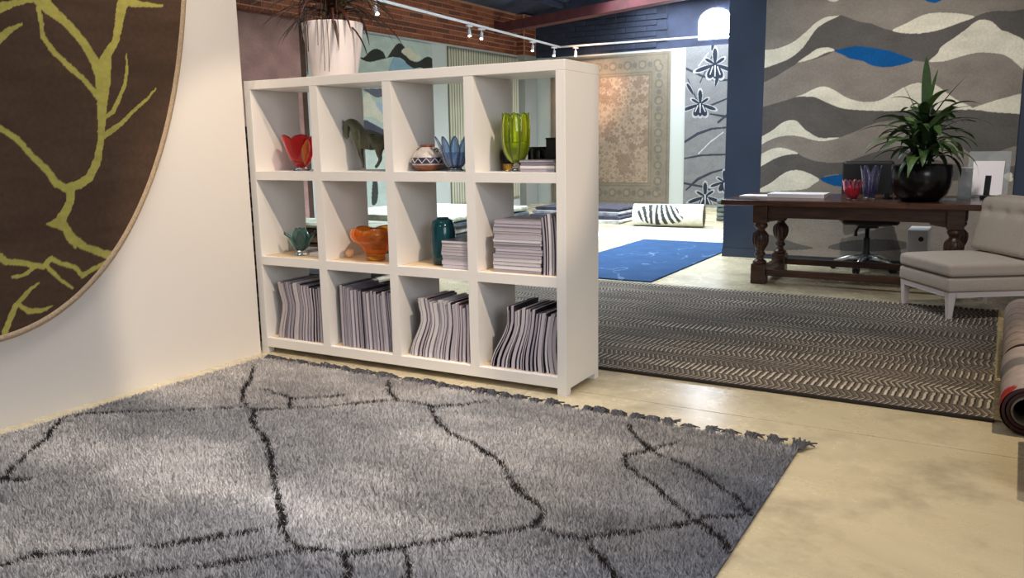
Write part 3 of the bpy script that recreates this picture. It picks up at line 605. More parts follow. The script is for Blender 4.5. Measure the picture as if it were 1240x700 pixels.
c = cols[2]; mag_row(2, c[0]+.035, c[1]-.002, 19, lambda f: (lambda t: (.085*(1-f))*sstep(t*1.35)-.025*(1-f)*sstep(max(0, t-.6)*2.2)), (.31, .335), [0, 1, 3, 5, 0], [2, 4, 5, 0, 3, 6])
c = cols[3]; mag_row(3, c[0]+.045, c[1]-.002, 18, lambda f: (lambda t: (.105*(1-f))*sstep(t*1.25)-.02*math.sin(PI*t)*f), (.305, .335), [0, 1, 2, 3, 0], [0, 0, 1, 2, 4, 6])
def flat_stack(u0, u1, v0, d0, n, total, labelf, group, pset, dep=.26, jit=.008):
    ws = [random.uniform(.6, 1.5) for _ in range(n)]; s = total/sum(ws); z = v0
    for i in range(n):
        w = ws[i]*s; dx = random.uniform(-jit, jit)
        root = at_shelf('magazine', (u0+u1)/2+dx, d0+random.uniform(0, .01), z+.0003, labelf(i), 'magazine', group, random.uniform(-.012, .012))
        hw = (u1-u0)/2-abs(dx)*.3
        box_obj('pages', (-hw, 0, .0012, hw, dep, w-.0016), M['page_%d' % random.choice(pset)], root)
        mb = MB().box(-hw-.001, -.001, 0, hw+.001, dep+.001, .0012).box(-hw-.001, -.001, w-.0016, hw+.001, dep+.001, w-.0004)
        mb.build('cover', M['cover_%d' % random.choice([3, 6, 6, 1, 2])], root); z += w
    return z
flat_stack(-.744, -.566, rows[1][0]+.0028, .03, 9, .148, lambda i: 'flat magazine, %s from the bottom of the low stack beside the teal bottle' % ORD[i], 'flat magazines by the bottle', [3, 0, 5], jit=.003)
z4 = flat_stack(-.425, -.15, rows[1][0]+.0028, .03, 15, .268, lambda i: 'flat magazine, %s from the bottom of the tall stack in the right middle compartment' % ORD[i], 'flat magazines in the tall stack', [0, 5, 1, 3])
flat_stack(-.278, -.088, rows[2][0]+.0008, .06, 4, .058, lambda i: 'flat magazine, %s from the bottom of the small stack beside the lime vase' % ORD[i], 'flat magazines by the lime vase', [3, 0, 2], dep=.24, jit=.003)
u = -.138
for i in range(6):
    w = [.016, .013, .017, .012, .015, .013][i]
    magazine(u, rows[1][0]+.0028, .03+.004*i, w-.0025, .285+.008*(i % 3), .27, (lambda t, i=i: -.012*(1-t)*(i < 4)*0+.006*math.sin(PI*t)-.010*t), 'upright magazine, %s from the left beside the tall flat stack' % ORD[i], 'upright magazines beside the tall stack', [2, 1, 3, 0, 4, 2][i], [1, 4, 2, 3, 0, 1][i]); u += w

# glass on the shelves
def petal_vase(root, name, material, prof, n, amp, rim, wall=.006, seg=72, sharp=1.0, amp_pow=1.6, inner_from=.12):
    """thick glass: outer wall out of prof [(r, z)], lobes grow with height, rim cut into petals"""
    zs = [z for _, z in prof]; z0, z1 = zs[0], zs[-1]; rows_ = []
    def ring(r, z, off):
        t = (z-z0)/(z1-z0); out = []
        for i in range(seg):
            a = 2*PI*i/seg; w = abs(math.cos(n*a/2))**sharp
            rad = (r-off)*(1+amp*(t**amp_pow)*(w-.5)); zz = z0+(z-z0)*(1-rim*(1-w)*t**2)
            out.append((rad*math.cos(a), rad*math.sin(a), zz))
        return out
    sp = smoothpoly(prof, 4, False); outer = [ring(r, z, 0) for r, z in sp]
    inn = [(r, z) for r, z in sp if (z-z0)/(z1-z0) > inner_from][::-1]; inner = [ring(max(r, wall*1.5), z, wall) for r, z in inn]
    R = outer+inner; vs = [p for r in R for p in r]; m = len(R)
    fs = [(j*seg+i, j*seg+(i+1) % seg, (j+1)*seg+(i+1) % seg, (j+1)*seg+i) for j in range(m-1) for i in range(seg)]
    fs += [tuple(range(seg))[::-1], tuple((m-1)*seg+i for i in range(seg))]
    return MB().add(vs, fs).build(name, material, root, True)
def petals(root, material, prof, n, phase=0, wall=.005, rim=None):
    """separate thick glass petals; prof rows (radius, height, half width)"""
    sp = smoothpoly(prof, 4, False)
    for k in range(n):
        a = 2*PI*k/n+phase; ca, sa = math.cos(a), math.sin(a); vs = []; m = 7
        for r, z, hw in sp:
            for q in range(m):
                f = -1+2*q/(m-1); b = f*hw; dr = -.35*hw*f*f; rr = r+dr
                vs.append((rr*ca-b*sa, rr*sa+b*ca, z))
        fs = [(i*m+q, i*m+q+1, (i+1)*m+q+1, (i+1)*m+q) for i in range(len(sp)-1) for q in range(m-1)]
        o = MB().add(vs, fs).build('petal', material, root, True); so = o.modifiers.new('solid', 'SOLIDIFY'); so.thickness = wall; so.offset = 0
        edge = [vs[i*m] for i in range(len(sp))]+[vs[(len(sp)-1)*m+q] for q in range(1, m-1)]+[vs[i*m+m-1] for i in range(len(sp)-1, -1, -1)]
        MB().tube(edge, wall*.62, 6).build('rim', rim or material, o, True)
def foot_glass(root, prof, material=None): return MB().lathe(prof, 28).build('foot', material or M['glass_clear'], root, True)
t = at_shelf('glass_vase', -1.815, .15, rows[2][0]+.0008, 'red tulip shaped glass vase in the top left compartment', 'vase', 'glass vases', .3)
petal_vase(t, 'bowl', M['glass_red'], [(.028, .022), (.056, .05), (.082, .12), (.106, .212)], 6, .12, .20, sharp=.6); foot_glass(t, [(.05, 0), (.05, .006), (.03, .014), (.024, .024)])
mb = MB(); 
for k in range(9):
    tt = k/8; w = .028*math.sin(PI*min(1, tt*.9+.1)); a0 = -.75
    for s in (-1, 0, 1): mb.v.append(((.055+.075*tt)*math.cos(a0)+.0, (.055+.075*tt)*math.sin(a0)-.004, .035+.15*tt) if s == 0 else ((.055+.07*tt)*math.cos(a0+s*w/.09), (.055+.07*tt)*math.sin(a0+s*w/.09)-.002, .035+.15*tt))
mb.f = [(3*k+q, 3*k+q+1, 3*k+q+4, 3*k+q+3) for k in range(8) for q in range(2)]
o = mb.build('petal', M['glass_amber'], t, True); o['label'] = 'amber petal'; sm = o.modifiers.new('solid', 'SOLIDIFY'); sm.thickness = .006
t = at_shelf('glass_vase', -.722, .15, rows[2][0]+.0008, 'pale blue petal glass vase in the third top compartment', 'vase', 'glass vases', .1)
petals(t, M['glass_blue'], [(.034, .016, .012), (.058, .045, .020), (.075, .09, .024), (.088, .135, .019), (.100, .165, .010), (.106, .180, .002)], 10, .2, .005, M['glass_blue_edge']); petal_vase(t, 'bowl', M['glass_blue'], [(.03, .015), (.052, .042), (.066, .08), (.07, .10)], 10, .06, .05, wall=.004); foot_glass(t, [(.045, 0), (.045, .006), (.034, .014), (.028, .017)])
t = at_shelf('glass_vase', -.333, .12, rows[2][0]+.0008, 'tall lime green glass vase on a clear foot', 'vase', 'glass vases', .2)
petals(t, M['glass_lime'], [(.022, .045, .010), (.048, .070, .019), (.066, .115, .026), (.072, .19, .029), (.070, .25, .024), (.067, .278, .014), (.066, .288, .003)], 8, .2, .005, M['glass_lime_edge']); petal_vase(t, 'bowl', M['glass_lime'], [(.016, .045), (.042, .068), (.060, .11), (.064, .15)], 8, .06, .05, wall=.004); foot_glass(t, [(.042, 0), (.042, .006), (.022, .016), (.015, .03), (.014, .048)])
t = at_shelf('glass_bowl', -1.832, .12, rows[1][0]+.0028, 'small smoky teal glass bowl with pointed petals', 'bowl', 'glass vases', .15)
petals(t, M['glass_teal'], [(.022, .03, .012), (.046, .05, .022), (.062, .085, .026), (.084, .115, .016), (.106, .138, .003)], 6, .1, .005, M['glass_teal_edge']); petal_vase(t, 'bowl', M['glass_teal'], [(.02, .03), (.042, .05), (.056, .08), (.052, .13), (.03, .165)], 6, .08, .05, wall=.004); foot_glass(t, [(.04, 0), (.034, .012), (.02, .024), (.018, .034)])
t = at_shelf('glass_bowl', -1.275, .14, rows[1][0]+.0028, 'orange glass bowl with a flared rim in the second middle compartment', 'bowl', 'glass vases', .4)
petal_vase(t, 'bowl', M['glass_orange'], [(.052, .02), (.068, .05), (.09, .085), (.128, .12), (.138, .155), (.122, .188)], 5, .16, .10, wall=.008); foot_glass(t, [(.052, 0), (.058, .008), (.05, .022)], M['glass_orange'])
ball = MB().lathe([(.004, 0)]+[(.0265*math.sin(a), .0265-.0265*math.cos(a)) for a in np.linspace(.2, PI-.2, 10)]+[(.004, .053)], 20).build('ball', M['wood_ball'], None, True)
ball.location = S(-1.478, .15, rows[1][0]+.0028); tag(ball, 'small pale wooden ball left of the orange glass bowl', 'ball')
t = at_shelf('glass_bottle', -.812, .15, rows[1][0]+.0028, 'dark teal bottle shaped glass vase beside the flat magazines', 'vase', 'glass vases')
MB().lathe([(.052, 0), (.062, .012), (.067, .06), (.069, .13), (.067, .2), (.056, .238), (.036, .248), (.03, .25), (.028, .244), (.05, .225), (.06, .19), (.06, .03), (.05, .015)], 32).build('body', M['glass_bottle'], t, True)
MB().lathe([(.031, .249), (.034, .252), (.030, .256), (.026, .252)], 24).build('lip', M['glass_bottle'], t, True)
bx_ = box_obj('box', (-.053, 0, 0, .053, .15, .022), M['paper'], None, .002); bx_.location = S(-1.69, .10, rows[1][0]+.0028); bx_.rotation_euler = (0, 0, TH); tag(bx_, 'flat white box beside the small teal bowl', 'box')
bx_ = box_obj('box', (-.05, 0, 0, .05, .13, .018), M['page_5'], None, .002); bx_.location = S(-1.93, .22, rows[1][0]+.0028); bx_.rotation_euler = (0, 0, TH); tag(bx_, 'thin beige box behind the small teal bowl', 'box')
# painted jar
t = at_shelf('painted_jar', -.912, .17, rows[2][0]+.0008, 'squat painted pottery jar with a dark blue zigzag band', 'jar')
mat('jar_body', (196, 186, 178), .35, noise=.1, nscale=30); mat('jar_navy', (48, 46, 74), .35); mat('jar_brown', (120, 70, 46), .4, noise=.15, nscale=40)
MB().lathe([(.05, 0), (.055, .008), (.082, .026), (.088, .045), (.086, .075), (.07, .098), (.046, .118), (.034, .128), (.032, .138), (.026, .138), (.026, .125), (.06, .09), (.07, .05), (.05, .012)], 36).build('body', M['jar_body'], t, True)
MB().lathe([(.0505, 0.0005), (.0565, .008), (.0835, .026), (.0862, .032)], 36, cap=False).build('base_band', M['jar_brown'], t, True)
MB().lathe([(.0895, .040), (.0898, .05), (.0878, .073)], 36, cap=False).build('painted_band', M['jar_navy'], t, True)
mb = MB()
for k in range(24):
    a0, a1 = 2*PI*k/24, 2*PI*(k+1)/24; za, zb = (.044, .069) if k % 2 else (.069, .044)
    ra = lambda z: .0915-.0008*max(0, (z-.05)/.023)*2.2
    mb.tube([(ra(za)*math.cos(a0), ra(za)*math.sin(a0), za), (ra((za+zb)/2)*math.cos((a0+a1)/2), ra((za+zb)/2)*math.sin((a0+a1)/2), (za+zb)/2), (ra(zb)*math.cos(a1), ra(zb)*math.sin(a1), zb)], .0022, 5)
mb.build('zigzag', M['jar_body'], t)
MB().lathe([(.034, .128), (.039, .134), (.036, .142), (.027, .141)], 30).build('rim', M['jar_brown'], t, True)
mb = MB()
for a in (PI*.95, -.1): mb.tube([(.066*math.cos(a), .066*math.sin(a), .1), (.078*math.cos(a), .078*math.sin(a), .112), (.066*math.cos(a), .066*math.sin(a), .12), (.05*math.cos(a), .05*math.sin(a), .115)], .005, 6)
mb.build('handle', M['jar_brown'], t, True)
bx_ = box_obj('box', (-.05, 0, 0, .05, .10, .035), M['cover_3'], None, .002); bx_.location = S(-.955, .275, rows[2][0]+.0008); bx_.rotation_euler = (0, 0, TH); tag(bx_, 'grey box behind the painted jar', 'box')
# dark vessel and black panel behind the lime vase
t = at_shelf('tumbler', -.440, .27, rows[2][0]+.0008, 'dark smoked tumbler with amber base behind the lime vase', 'tumbler')
MB().lathe([(.055, .035), (.062, .06), (.06, .10), (.05, .118), (.045, .118), (.052, .09), (.05, .045)], 28).build('body', M['black_gloss'], t, True); MB().lathe([(.05, 0), (.055, .035)], 28).build('base', M['glass_amber'], t, True)
t = at_shelf('tumbler', -.312, .32, rows[2][0]+.0008, 'black tumbler just behind the foot of the lime vase', 'tumbler')
MB().lathe([(.045, 0), (.055, .04), (.055, .10), (.046, .12), (.04, .12), (.048, .09), (.045, .02)], 28).build('body', M['black_gloss'], t, True)
t = at_shelf('black_box', -.12, .19, rows[2][0]+.0600, 'black square box standing on the small magazine stack', 'box', None, -.1)
box_obj('body', (-.085, 0, 0, .055, .06, .098), M['black_plastic'], t, .003); box_obj('lid', (-.087, -.002, .098, .057, .062, .106), M['black_plastic'], t, .002)

# bronze horse
def skin_obj(name, pts, edges, rad, material, parent, sub=2, root=0):
    me = bpy.data.meshes.new(name); me.from_pydata(pts, edges, []); me.update(); o = link(name, me, material, parent)
    sk = o.modifiers.new('skin', 'SKIN'); sk.use_smooth_shade = True
    for i, r in enumerate(rad):
        r = r if isinstance(r, tuple) else (r, r); me.skin_vertices[0].data[i].radius = r
    me.skin_vertices[0].data[root].use_root = True
    ss = o.modifiers.new('sub', 'SUBSURF'); ss.levels = sub; ss.render_levels = sub
    return o
t = at_shelf('horse_figurine', -1.366, .20, rows[2][0]+.0075, 'dark bronze horse figurine with lowered head in the second top compartment', 'figurine')
hp = lambda zx, zz, y=0: ((zx-385)*.00050*.98, y, (635-zz)*.00049)
P = []; E_ = []; Rd = []
def node(p, r, con=None):
    P.append(p); Rd.append(r)
    if con is not None: E_.append((con, len(P)-1))
    return len(P)-1
chest = node(hp(350, 285), .050); body = node(hp(450, 315), .046, chest); belly = node(hp(540, 320), .045, body); hip = node(hp(620, 295), .048, belly)
n1 = node(hp(300, 190), .042, chest); n2 = node(hp(240, 112), .034, n1); n3 = node(hp(175, 82), .026, n2); poll = node(hp(120, 110), .021, n3)
fore = node(hp(114, 165), .0245, poll); nose = node(hp(112, 230), .0165, fore); muz = node(hp(120, 285), .0145, nose)
for sgn, pts in ((-1, [(345, 390, .024), (372, 490, .0125), (388, 540, .0095), (392, 595, .008), (380, 614, .0105)]), (1, [(290, 345, .024), (222, 345, .0135), (232, 400, .010), (262, 440, .0085), (262, 465, .010)])):
    pv = chest
    for a, b, r in pts: pv = node(hp(a, b, .028*sgn), r, pv)
for sgn, off in ((-1, 0), (1, 60)):
    pv = hip
    for a, b, r in [(640, 390, .030), (632, 460, .018), (652, 520, .0115), (610, 580, .009), (572, 612, .011)]: pv = node(hp(a+off, b, .03*sgn), r, pv)
tl = node(hp(690, 260), .014, hip); tl = node(hp(730, 330), .012, tl); tl = node(hp(735, 450), .006, tl)
skin_obj('body', P, E_, Rd, M['bronze'], t, 2, body)
mb = MB()
for s in (-1, 1): mb.tube([hp(108, 100, .009*s), hp(98, 82, .012*s), hp(88, 62, .010*s)], [.006, .0055, .001], 6)
mb.build('ears', M['bronze'], t, True)
mb = MB()
for k in range(11):
    f = k/10; a = 150+190*f; b = 62+110*f**1.6; mb.tube([hp(a-10, b+14, .004), hp(a+8, b-6, .010), hp(a+34, b+26, .022), hp(a+30, b+62, .026)], [.007, .007, .005, .002], 5)
mb.build('mane', M['bronze'], t, True)

# ------------------------------------------------------------------ potted cordyline on the bookcase
def leaf_mesh(name, L, w, droop, fold=.25, n=8, lift=1.0, twist=0):
    """a strap leaf starting at the origin, heading +X, arching down"""
    vs = []; fs = []; x = z = 0; ang = lift
    for i in range(n+1):
        t = i/n; ww_ = w*(math.sin(PI*(.12+.88*t))**.7)*(1-.15*t)
        if i == n: ww_ = .0008
        tw = twist*t; cw, sw = math.cos(tw), math.sin(tw); h = fold*ww_
        vs += [(x-sw*0, ww_*cw, z+h+ww_*sw), (x, 0, z), (x, -ww_*cw, z+h-ww_*sw)]
        ang = lift-droop*t**1.1; x += math.cos(ang)*L/n; z += math.sin(ang)*L/n
    for i in range(n): fs += [(3*i, 3*i+1, 3*i+4, 3*i+3), (3*i+1, 3*i+2, 3*i+5, 3*i+4)]
    return MB().add(vs, fs).mesh(name)
pot = empty('potted_cordyline', S(-1.575, .215, H), 0, 'tall white pot with a drooping dark red spiky plant on top of the bookcase', 'plant')
MB().lathe([(.118, 0), (.124, .004), (.150, .12), (.168, .24), (.173, .300), (.172, .306), (.164, .306), (.162, .285), (.15, .275)], 48).build('pot', M['white_ceramic'], pot, True)
MB().lathe([(.14, .270), (.1625, .275)], 32).build('soil', M['soil'], pot)
for (dx, dy) in ((0, 0), (.03, .02), (-.02, -.02)): MB().tube([(dx, dy, .28), (dx*1.5, dy*1.5, .36), (dx*1.2, dy, .42)], [.018, .016, .015], 8).build('stem', M['stem_brown'], pot, True)
lr = random.Random(5)
for k in range(92):
    a = lr.uniform(0, 2*PI); L = lr.uniform(.28, .56); lift = lr.uniform(.1, 1.25); dr = lift+lr.uniform(.7, 1.45)
    if k % 4 == 0: lift, dr, L = lr.uniform(-.2, .3), lr.uniform(1.0, 1.5), lr.uniform(.30, .46)
    me = leaf_mesh('leaf', L, lr.uniform(.007, .014), dr, .3, 9, lift); me.materials.append(M['cordyline_%d' % lr.choice([0, 0, 1, 1, 2, 3 if math.cos(a) > 0 else 0])])
    o = bpy.data.objects.new('leaf', me); C.objects.link(o); o.parent = pot; o.location = (lr.uniform(-.03, .03), lr.uniform(-.03, .03), lr.uniform(.34, .42)); o.rotation_euler = (0, 0, a)
for k in range(11):        # withered threads hanging straight down over the pot
    a = -PI/2+lr.uniform(-1.0, .9); r0 = .182; L = lr.uniform(.16, .34)
    q = [(.03*math.cos(a), .03*math.sin(a), .42), (.16*math.cos(a), .16*math.sin(a), .44), (r0*math.cos(a), r0*math.sin(a), .35), ((r0+.004)*math.cos(a+.02), (r0+.004)*math.sin(a+.02), .35-L*.5), ((r0+.003)*math.cos(a), (r0+.003)*math.sin(a), .35-L)]
    q = [tuple(p) for p in smoothpoly(np.array(q), 4, False)]
    MB().tube(q, [.0022]*len(q), 4).build('leaf', M['cordyline_1'], pot, True)

# ------------------------------------------------------------------ refectory desk
desk = empty('refectory_table', (-1.07, 7.66, 0), 0, 'dark carved wooden refectory table used as a desk', 'table')
tx0, tx1, ty0, ty1 = -1.03, 1.01, -.54, .50
box_obj('tabletop', (tx0, ty0, .685, tx1, ty1, .732), M['table_top'], desk, .008)
lx, ly = (-.71, .78), (-.40, .36)
prof = [(.048, .17), (.058, .178), (.06, .19), (.05, .2), (.034, .212), (.032, .232), (.046, .246), (.05, .256), (.044, .268), (.034, .28), (.040, .30), (.056, .34), (.064, .385), (.063, .42), (.05, .448), (.038, .46), (.034, .472), (.046, .482), (.056, .496), (.058, .512), (.048, .526), (.046, .535)]
for x in lx:
    for y in ly:
        lg = MB().lathe(prof, 28, x, y).build('leg', M['dark_wood'], desk, True)
        MB().box(x-.062, y-.062, 0, x+.062, y+.062, .172).build('foot_block', M['dark_wood'], lg, False, .006); MB().box(x-.06, y-.06, .53, x+.06, y+.06, .685).build('top_block', M['dark_wood'], lg, False, .004)
        mb = MB()
        for k in range(12):
            a = 2*PI*k/12; mb.tube([(x+r*math.cos(a), y+r*math.sin(a), z) for r, z in [(.045, .31), (.060, .345), (.067, .385), (.065, .42), (.05, .446)]], [.003, .007, .008, .007, .003], 5)
        mb.build('carved_flutes', M['dark_wood'], lg, True)
for y in ly:
    box_obj('apron', (lx[0]+.06, y-.02, .575, lx[1]-.06, y+.02, .685), M['dark_wood'], desk, .003)
    for x, s in ((lx[0]+.06, 1), (lx[1]-.06, -1)):
        MB().hexa([(x, y-.02, .54), (x+s*.12, y-.02, .56), (x+s*.12, y+.02, .56), (x, y+.02, .54)][::s], [(x, y-.02, .576), (x+s*.12, y-.02, .576), (x+s*.12, y+.02, .576), (x, y+.02, .576)][::s]).build('bracket', M['dark_wood'], desk)
    box_obj('stretcher', (lx[0]+.062, y-.03, .07, lx[1]-.062, y+.03, .125), M['dark_wood'], desk, .004)
for x in lx:
    box_obj('apron', (x-.02, ly[0]+.06, .575, x+.02, ly[1]-.06, .685), M['dark_wood'], desk, .003); box_obj('stretcher', (x-.03, ly[0]+.062, .07, x+.03, ly[1]-.062, .125), M['dark_wood'], desk, .004)
DZ = .732
o = box_obj('paper_stack', (-.24, -.14, 0, .24, .14, .035), M['paper'], None, .002); o.location = (-1.55, 7.62, DZ); tag(o, 'white stack of paper lying on the dark table', 'paper')
o = box_obj('folder', (-.14, -.11, 0, .14, .11, .012), M['paper'], None, .002); o.location = (-1.90, 7.60, DZ); tag(o, 'thin white folder at the left end of the dark table', 'folder')
t = empty('glass_vase', (-1.075, 7.40, DZ), .3, 'pink red petal glass vase on the dark table', 'vase', 'glass vases')
petals(t, M['glass_pink'], [(.036, .018, .018), (.055, .05, .028), (.066, .09, .031), (.075, .135, .024), (.080, .158, .012), (.082, .166, .003)], 6, .1, .006); petal_vase(t, 'bowl', M['glass_pink_deep'], [(.034, .018), (.052, .05), (.060, .085), (.062, .10)], 6, .06, .05, wall=.006); foot_glass(t, [(.052, 0), (.045, .012), (.034, .02)], M['glass_pink'])
t = empty('glass_vase', (-.96, 7.56, DZ), .1, 'tall violet blue glass vase on the dark table', 'vase', 'glass vases')
petals(t, M['glass_violet'], [(.036, .02, .018), (.050, .06, .028), (.060, .13, .032), (.070, .21, .026), (.078, .255, .014), (.082, .275, .003)], 6, .1, .006, M['glass_violet_edge']); petal_vase(t, 'bowl', M['glass_violet'], [(.034, .02), (.047, .055), (.052, .10), (.054, .12)], 6, .06, .05, wall=.005); foot_glass(t, [(.05, 0), (.045, .012), (.034, .022)])
t = empty('tape_dispenser', (-.83, 7.60, DZ), .2, 'small black tape dispenser beside the violet vase', 'dispenser')
box_obj('base', (-.035, -.02, 0, .045, .02, .018), M['black_plastic'], t, .004); MB().tube([(0, -.012, .032), (0, .012, .032)], .022, 18).build('roll', M['black_plastic'], t)
t = empty('keyboard', (-.60, 7.66, DZ), 0, 'low dark keyboard lying behind the planter bowl', 'keyboard')
box_obj('tray', (-.17, -.06, 0, .17, .07, .014), M['black_plastic'], t, .003)
mb = MB()
for r in range(4):
    for k in range(14): mb.box(-.16+k*.023, -.05+r*.026, .0135, -.16+k*.023+.019, -.05+r*.026+.021, .018)
mb.build('keys', M['black_plastic'], t)['kind'] = 'stuff'
# planter bowl
PB = (-.565, 7.40, DZ)
pl_ = empty('potted_dracaena', PB, 0, 'green leafy dracaena in a glossy black bowl on the dark table', 'plant')
MB().lathe([(.13, 0), (.14, .004), (.195, .06), (.222, .14), (.228, .21), (.220, .285), (.212, .292), (.204, .285), (.21, .21), (.195, .2)], 48).build('bowl', M['black_gloss'], pl_, True)
MB().lathe([(.19, .255), (.2085, .258)], 32).build('soil', M['soil'], pl_)
lr = random.Random(11)
stems = [((0, 0), .62), ((.07, .03), .50), ((-.06, -.04), .42), ((.02, -.08), .36), ((-.02, .08), .46)]
for (sx, sy), h in stems: MB().tube([(sx*.6, sy*.6, .25), (sx, sy, .25+h*.35), (sx*1.2, sy*1.2, .25+h*.72)], [.016, .014, .011], 8).build('stem', M['leaf_3'], pl_, True)
def put_leaf(loc, a, L, w, lift, droop, tw=0):
    me = leaf_mesh('leaf', L, w, droop, .22, 10, lift, tw); me.materials.append(M['leaf_%d' % lr.choice([0, 0, 1, 1, 2, 3])]); me.polygons.foreach_set('use_smooth', [True]*len(me.polygons))
    o = bpy.data.objects.new('leaf', me); C.objects.link(o); o.parent = pl_; o.location = loc; o.rotation_euler = (0, 0, a)
ga = 0
for (sx, sy), h in stems:
    nl = int(13*h/.5)+3
    for k in range(nl):
        f = k/(nl-1); ga += 2.4; z = .25+h*(.12+.62*f)
        put_leaf((sx*1.1, sy*1.1, z), ga, lr.uniform(.36, .50)*(1-.15*f), lr.uniform(.032, .044), lr.uniform(.5, .9)+.4*f, lr.uniform(1.7, 2.5)-.5*f, lr.uniform(-.5, .5))
put_leaf((.0, 0, .70), 2.0, .44, .042, 1.50, .15, .5); put_leaf((-.02, 0, .60), PI-.1, .44, .032, 1.15, .12, .3); put_leaf((.03, 0, .62), -.2, .44, .030, 1.05, .25, .3); put_leaf((.02, 0, .60), .3, .40, .024, .75, .9); put_leaf((.0, -.02, .64), .5, .40, .036, 1.42, .1, .9)
put_leaf((.03, -.03, .56), -.1, .5, .034, .6, 1.35); put_leaf((-.03, -.02, .50), PI+.1, .5, .038, .62, 1.2); put_leaf((-.03, .02, .44), PI-.2, .46, .036, .35, 1.2)
# things on the right of the desk
t = empty('brochure_stand', (-.10, 8.0, DZ), -.1, 'clear acrylic brochure stand behind the planter on the table', 'stand')
MB().hexa([(-.17, .0, .0), (.14, .0, .0), (.14, .008, .0), (-.17, .008, .0)], [(-.17, .09, .38), (.14, .09, .38), (.14, .098, .38), (-.17, .098, .38)]).build('back_panel', M['acrylic'], t)
box_obj('base', (-.17, -.06, 0, .14, .06, .006), M['acrylic'], t); MB().hexa([(-.13, -.012, .02), (.10, -.012, .02), (.10, -.008, .02), (-.13, -.008, .02)], [(-.13, .058, .30), (.10, .058, .30), (.10, .062, .30), (-.13, .062, .30)]).build('sheet', M['paper'], t)
t = empty('acrylic_holder', (-.265, 7.72, DZ), .1, 'tall narrow clear acrylic holder right of the planter', 'holder')
for b in ((-.05, -.03, 0, -.046, .03, .25), (.046, -.03, 0, .05, .03, .25), (-.046, -.03, 0, .046, -.026, .25), (-.046, .026, 0, .046, .03, .25), (-.046, -.026, 0, .046, .026, .004)): box_obj('wall_panel', b, M['acrylic'], t)
box_obj('cap', (-.052, -.032, .25, .052, .032, .262), M['paper'], t)
t = empty('phone', (-.11, 7.78, DZ), -.2, 'black cordless phone standing near the right end of the table', 'phone')
box_obj('cradle', (-.04, -.03, 0, .04, .04, .03), M['black_plastic'], t, .006); MB().hexa([(-.022, -.005, .02), (.022, -.005, .02), (.022, .02, .02), (-.022, .02, .02)], [(-.022, .03, .19), (.022, .03, .19), (.022, .05, .19), (-.022, .05, .19)]).build('handset', M['black_plastic'], t, False, .005)
t = empty('pen_tray', (-.36, 7.50, DZ), .1, 'small clear tray at the foot of the planter bowl', 'tray')
box_obj('tray_base', (-.05, -.03, 0, .05, .03, .004), M['acrylic'], t); 
for b in ((-.05, -.03, .004, .05, -.026, .02), (-.05, .026, .004, .05, .03, .02), (-.05, -.026, .004, -.046, .026, .02), (.046, -.026, .004, .05, .026, .02)): box_obj('rim', b, M['acrylic'], t)
# under the desk
t = empty('computer_tower', (-.62, 8.35, 0), 0, 'pale computer tower standing under the right side of the table', 'computer')
box_obj('case', (-.085, -.18, .01, .085, .2, .42), M['white_metal'], t, .006); MB().tube([(.03, -.186, .34), (.03, -.179, .34)], .022, 16).build('power_button', M['black_plastic'], t)
for x in (-.06, .06): box_obj('foot', (x-.02, -.15, 0, x+.02, .17, .012), M['black_plastic'], t)
# office chair
t = empty('office_chair', (-1.07, 8.42, 0), .25, 'black office chair on a chrome five star base behind the table', 'chair')
for k in range(5):
    a = 2*PI*k/5+.55; ca, sa = math.cos(a), math.sin(a)
    lg = MB().tube([(.03*ca, .03*sa, .125), (.15*ca, .15*sa, .115), (.28*ca, .28*sa, .075)], [.026, .02, .014], 8).build('leg', M['chrome'], t, True)
    wx, wy = .285*ca, .285*sa
    mb = MB()
    for s in (-1, 1): mb.tube([(wx-s*.006*sa, wy+s*.006*ca, .03), (wx-s*.026*sa, wy+s*.026*ca, .03)], .03, 14)
    mb.build('castor', M['black_plastic'], lg)
MB().lathe([(.04, .09), (.04, .15), (.03, .17), (.03, .3), (.024, .31), (.018, .31), (.018, .42)], 20).build('gas_lift', M['black_plastic'], t, True)
box_obj('mechanism', (-.09, -.07, .40, .09, .09, .445), M['black_plastic'], t, .01)
MB().tube([(.08, -.02, .42), (.2, -.06, .42)], .007, 8).build('lever', M['chrome'], t); MB().tube([(-.08, -.05, .42), (-.11, -.09, .37), (-.11, -.09, .33)], [.008, .012, .018], 8).build('knob', M['black_plastic'], t)
box_obj('seat', (-.25, -.24, .445, .25, .24, .51), M['black_plastic'], t, .04, 4); box_obj('backrest', (-.23, .16, .60, .23, .22, 1.02), M['black_plastic'], t, .04, 4)
MB().tube([(0, .14, .45), (0, .21, .5), (0, .215, .75)], .022, 8).build('back_bar', M['black_plastic'], t)

# ------------------------------------------------------------------ slipper chair
fl, frp = Vector((-.60, 6.735, 0)), Vector((-.255, 6.235, 0)); wd = (frp-fl).length
ang = math.atan2(frp.y-fl.y, frp.x-fl.x); ch = empty('slipper_chair', (fl.x, fl.y, .0135), ang, 'taupe armless slipper chair with white tapered legs on the herringbone rug', 'chair')
dp = .675   # local: x along the front edge, +y to the back
def tleg(x, y, sx, sy):
    b = [(x+sx*.012, y+sy*.012, 0), (x+sx*.042, y+sy*.012, 0), (x+sx*.042, y+sy*.042, 0), (x+sx*.012, y+sy*.042, 0)]; tp = [(x, y, .185), (x+sx*.055, y, .185), (x+sx*.055, y+sy*.055, .185), (x, y+sy*.055, .185)]
    if sx*sy < 0: b, tp = b[::-1], tp[::-1]
    return MB().hexa(b, tp)
for x, y, sx, sy in ((-.005, -.005, 1, 1), (wd+.005, -.005, -1, 1), (-.005, dp, 1, -1), (wd+.005, dp, -1, -1)): tleg(x, y, sx, sy).build('leg', M['chair_white'], ch, False, .003)
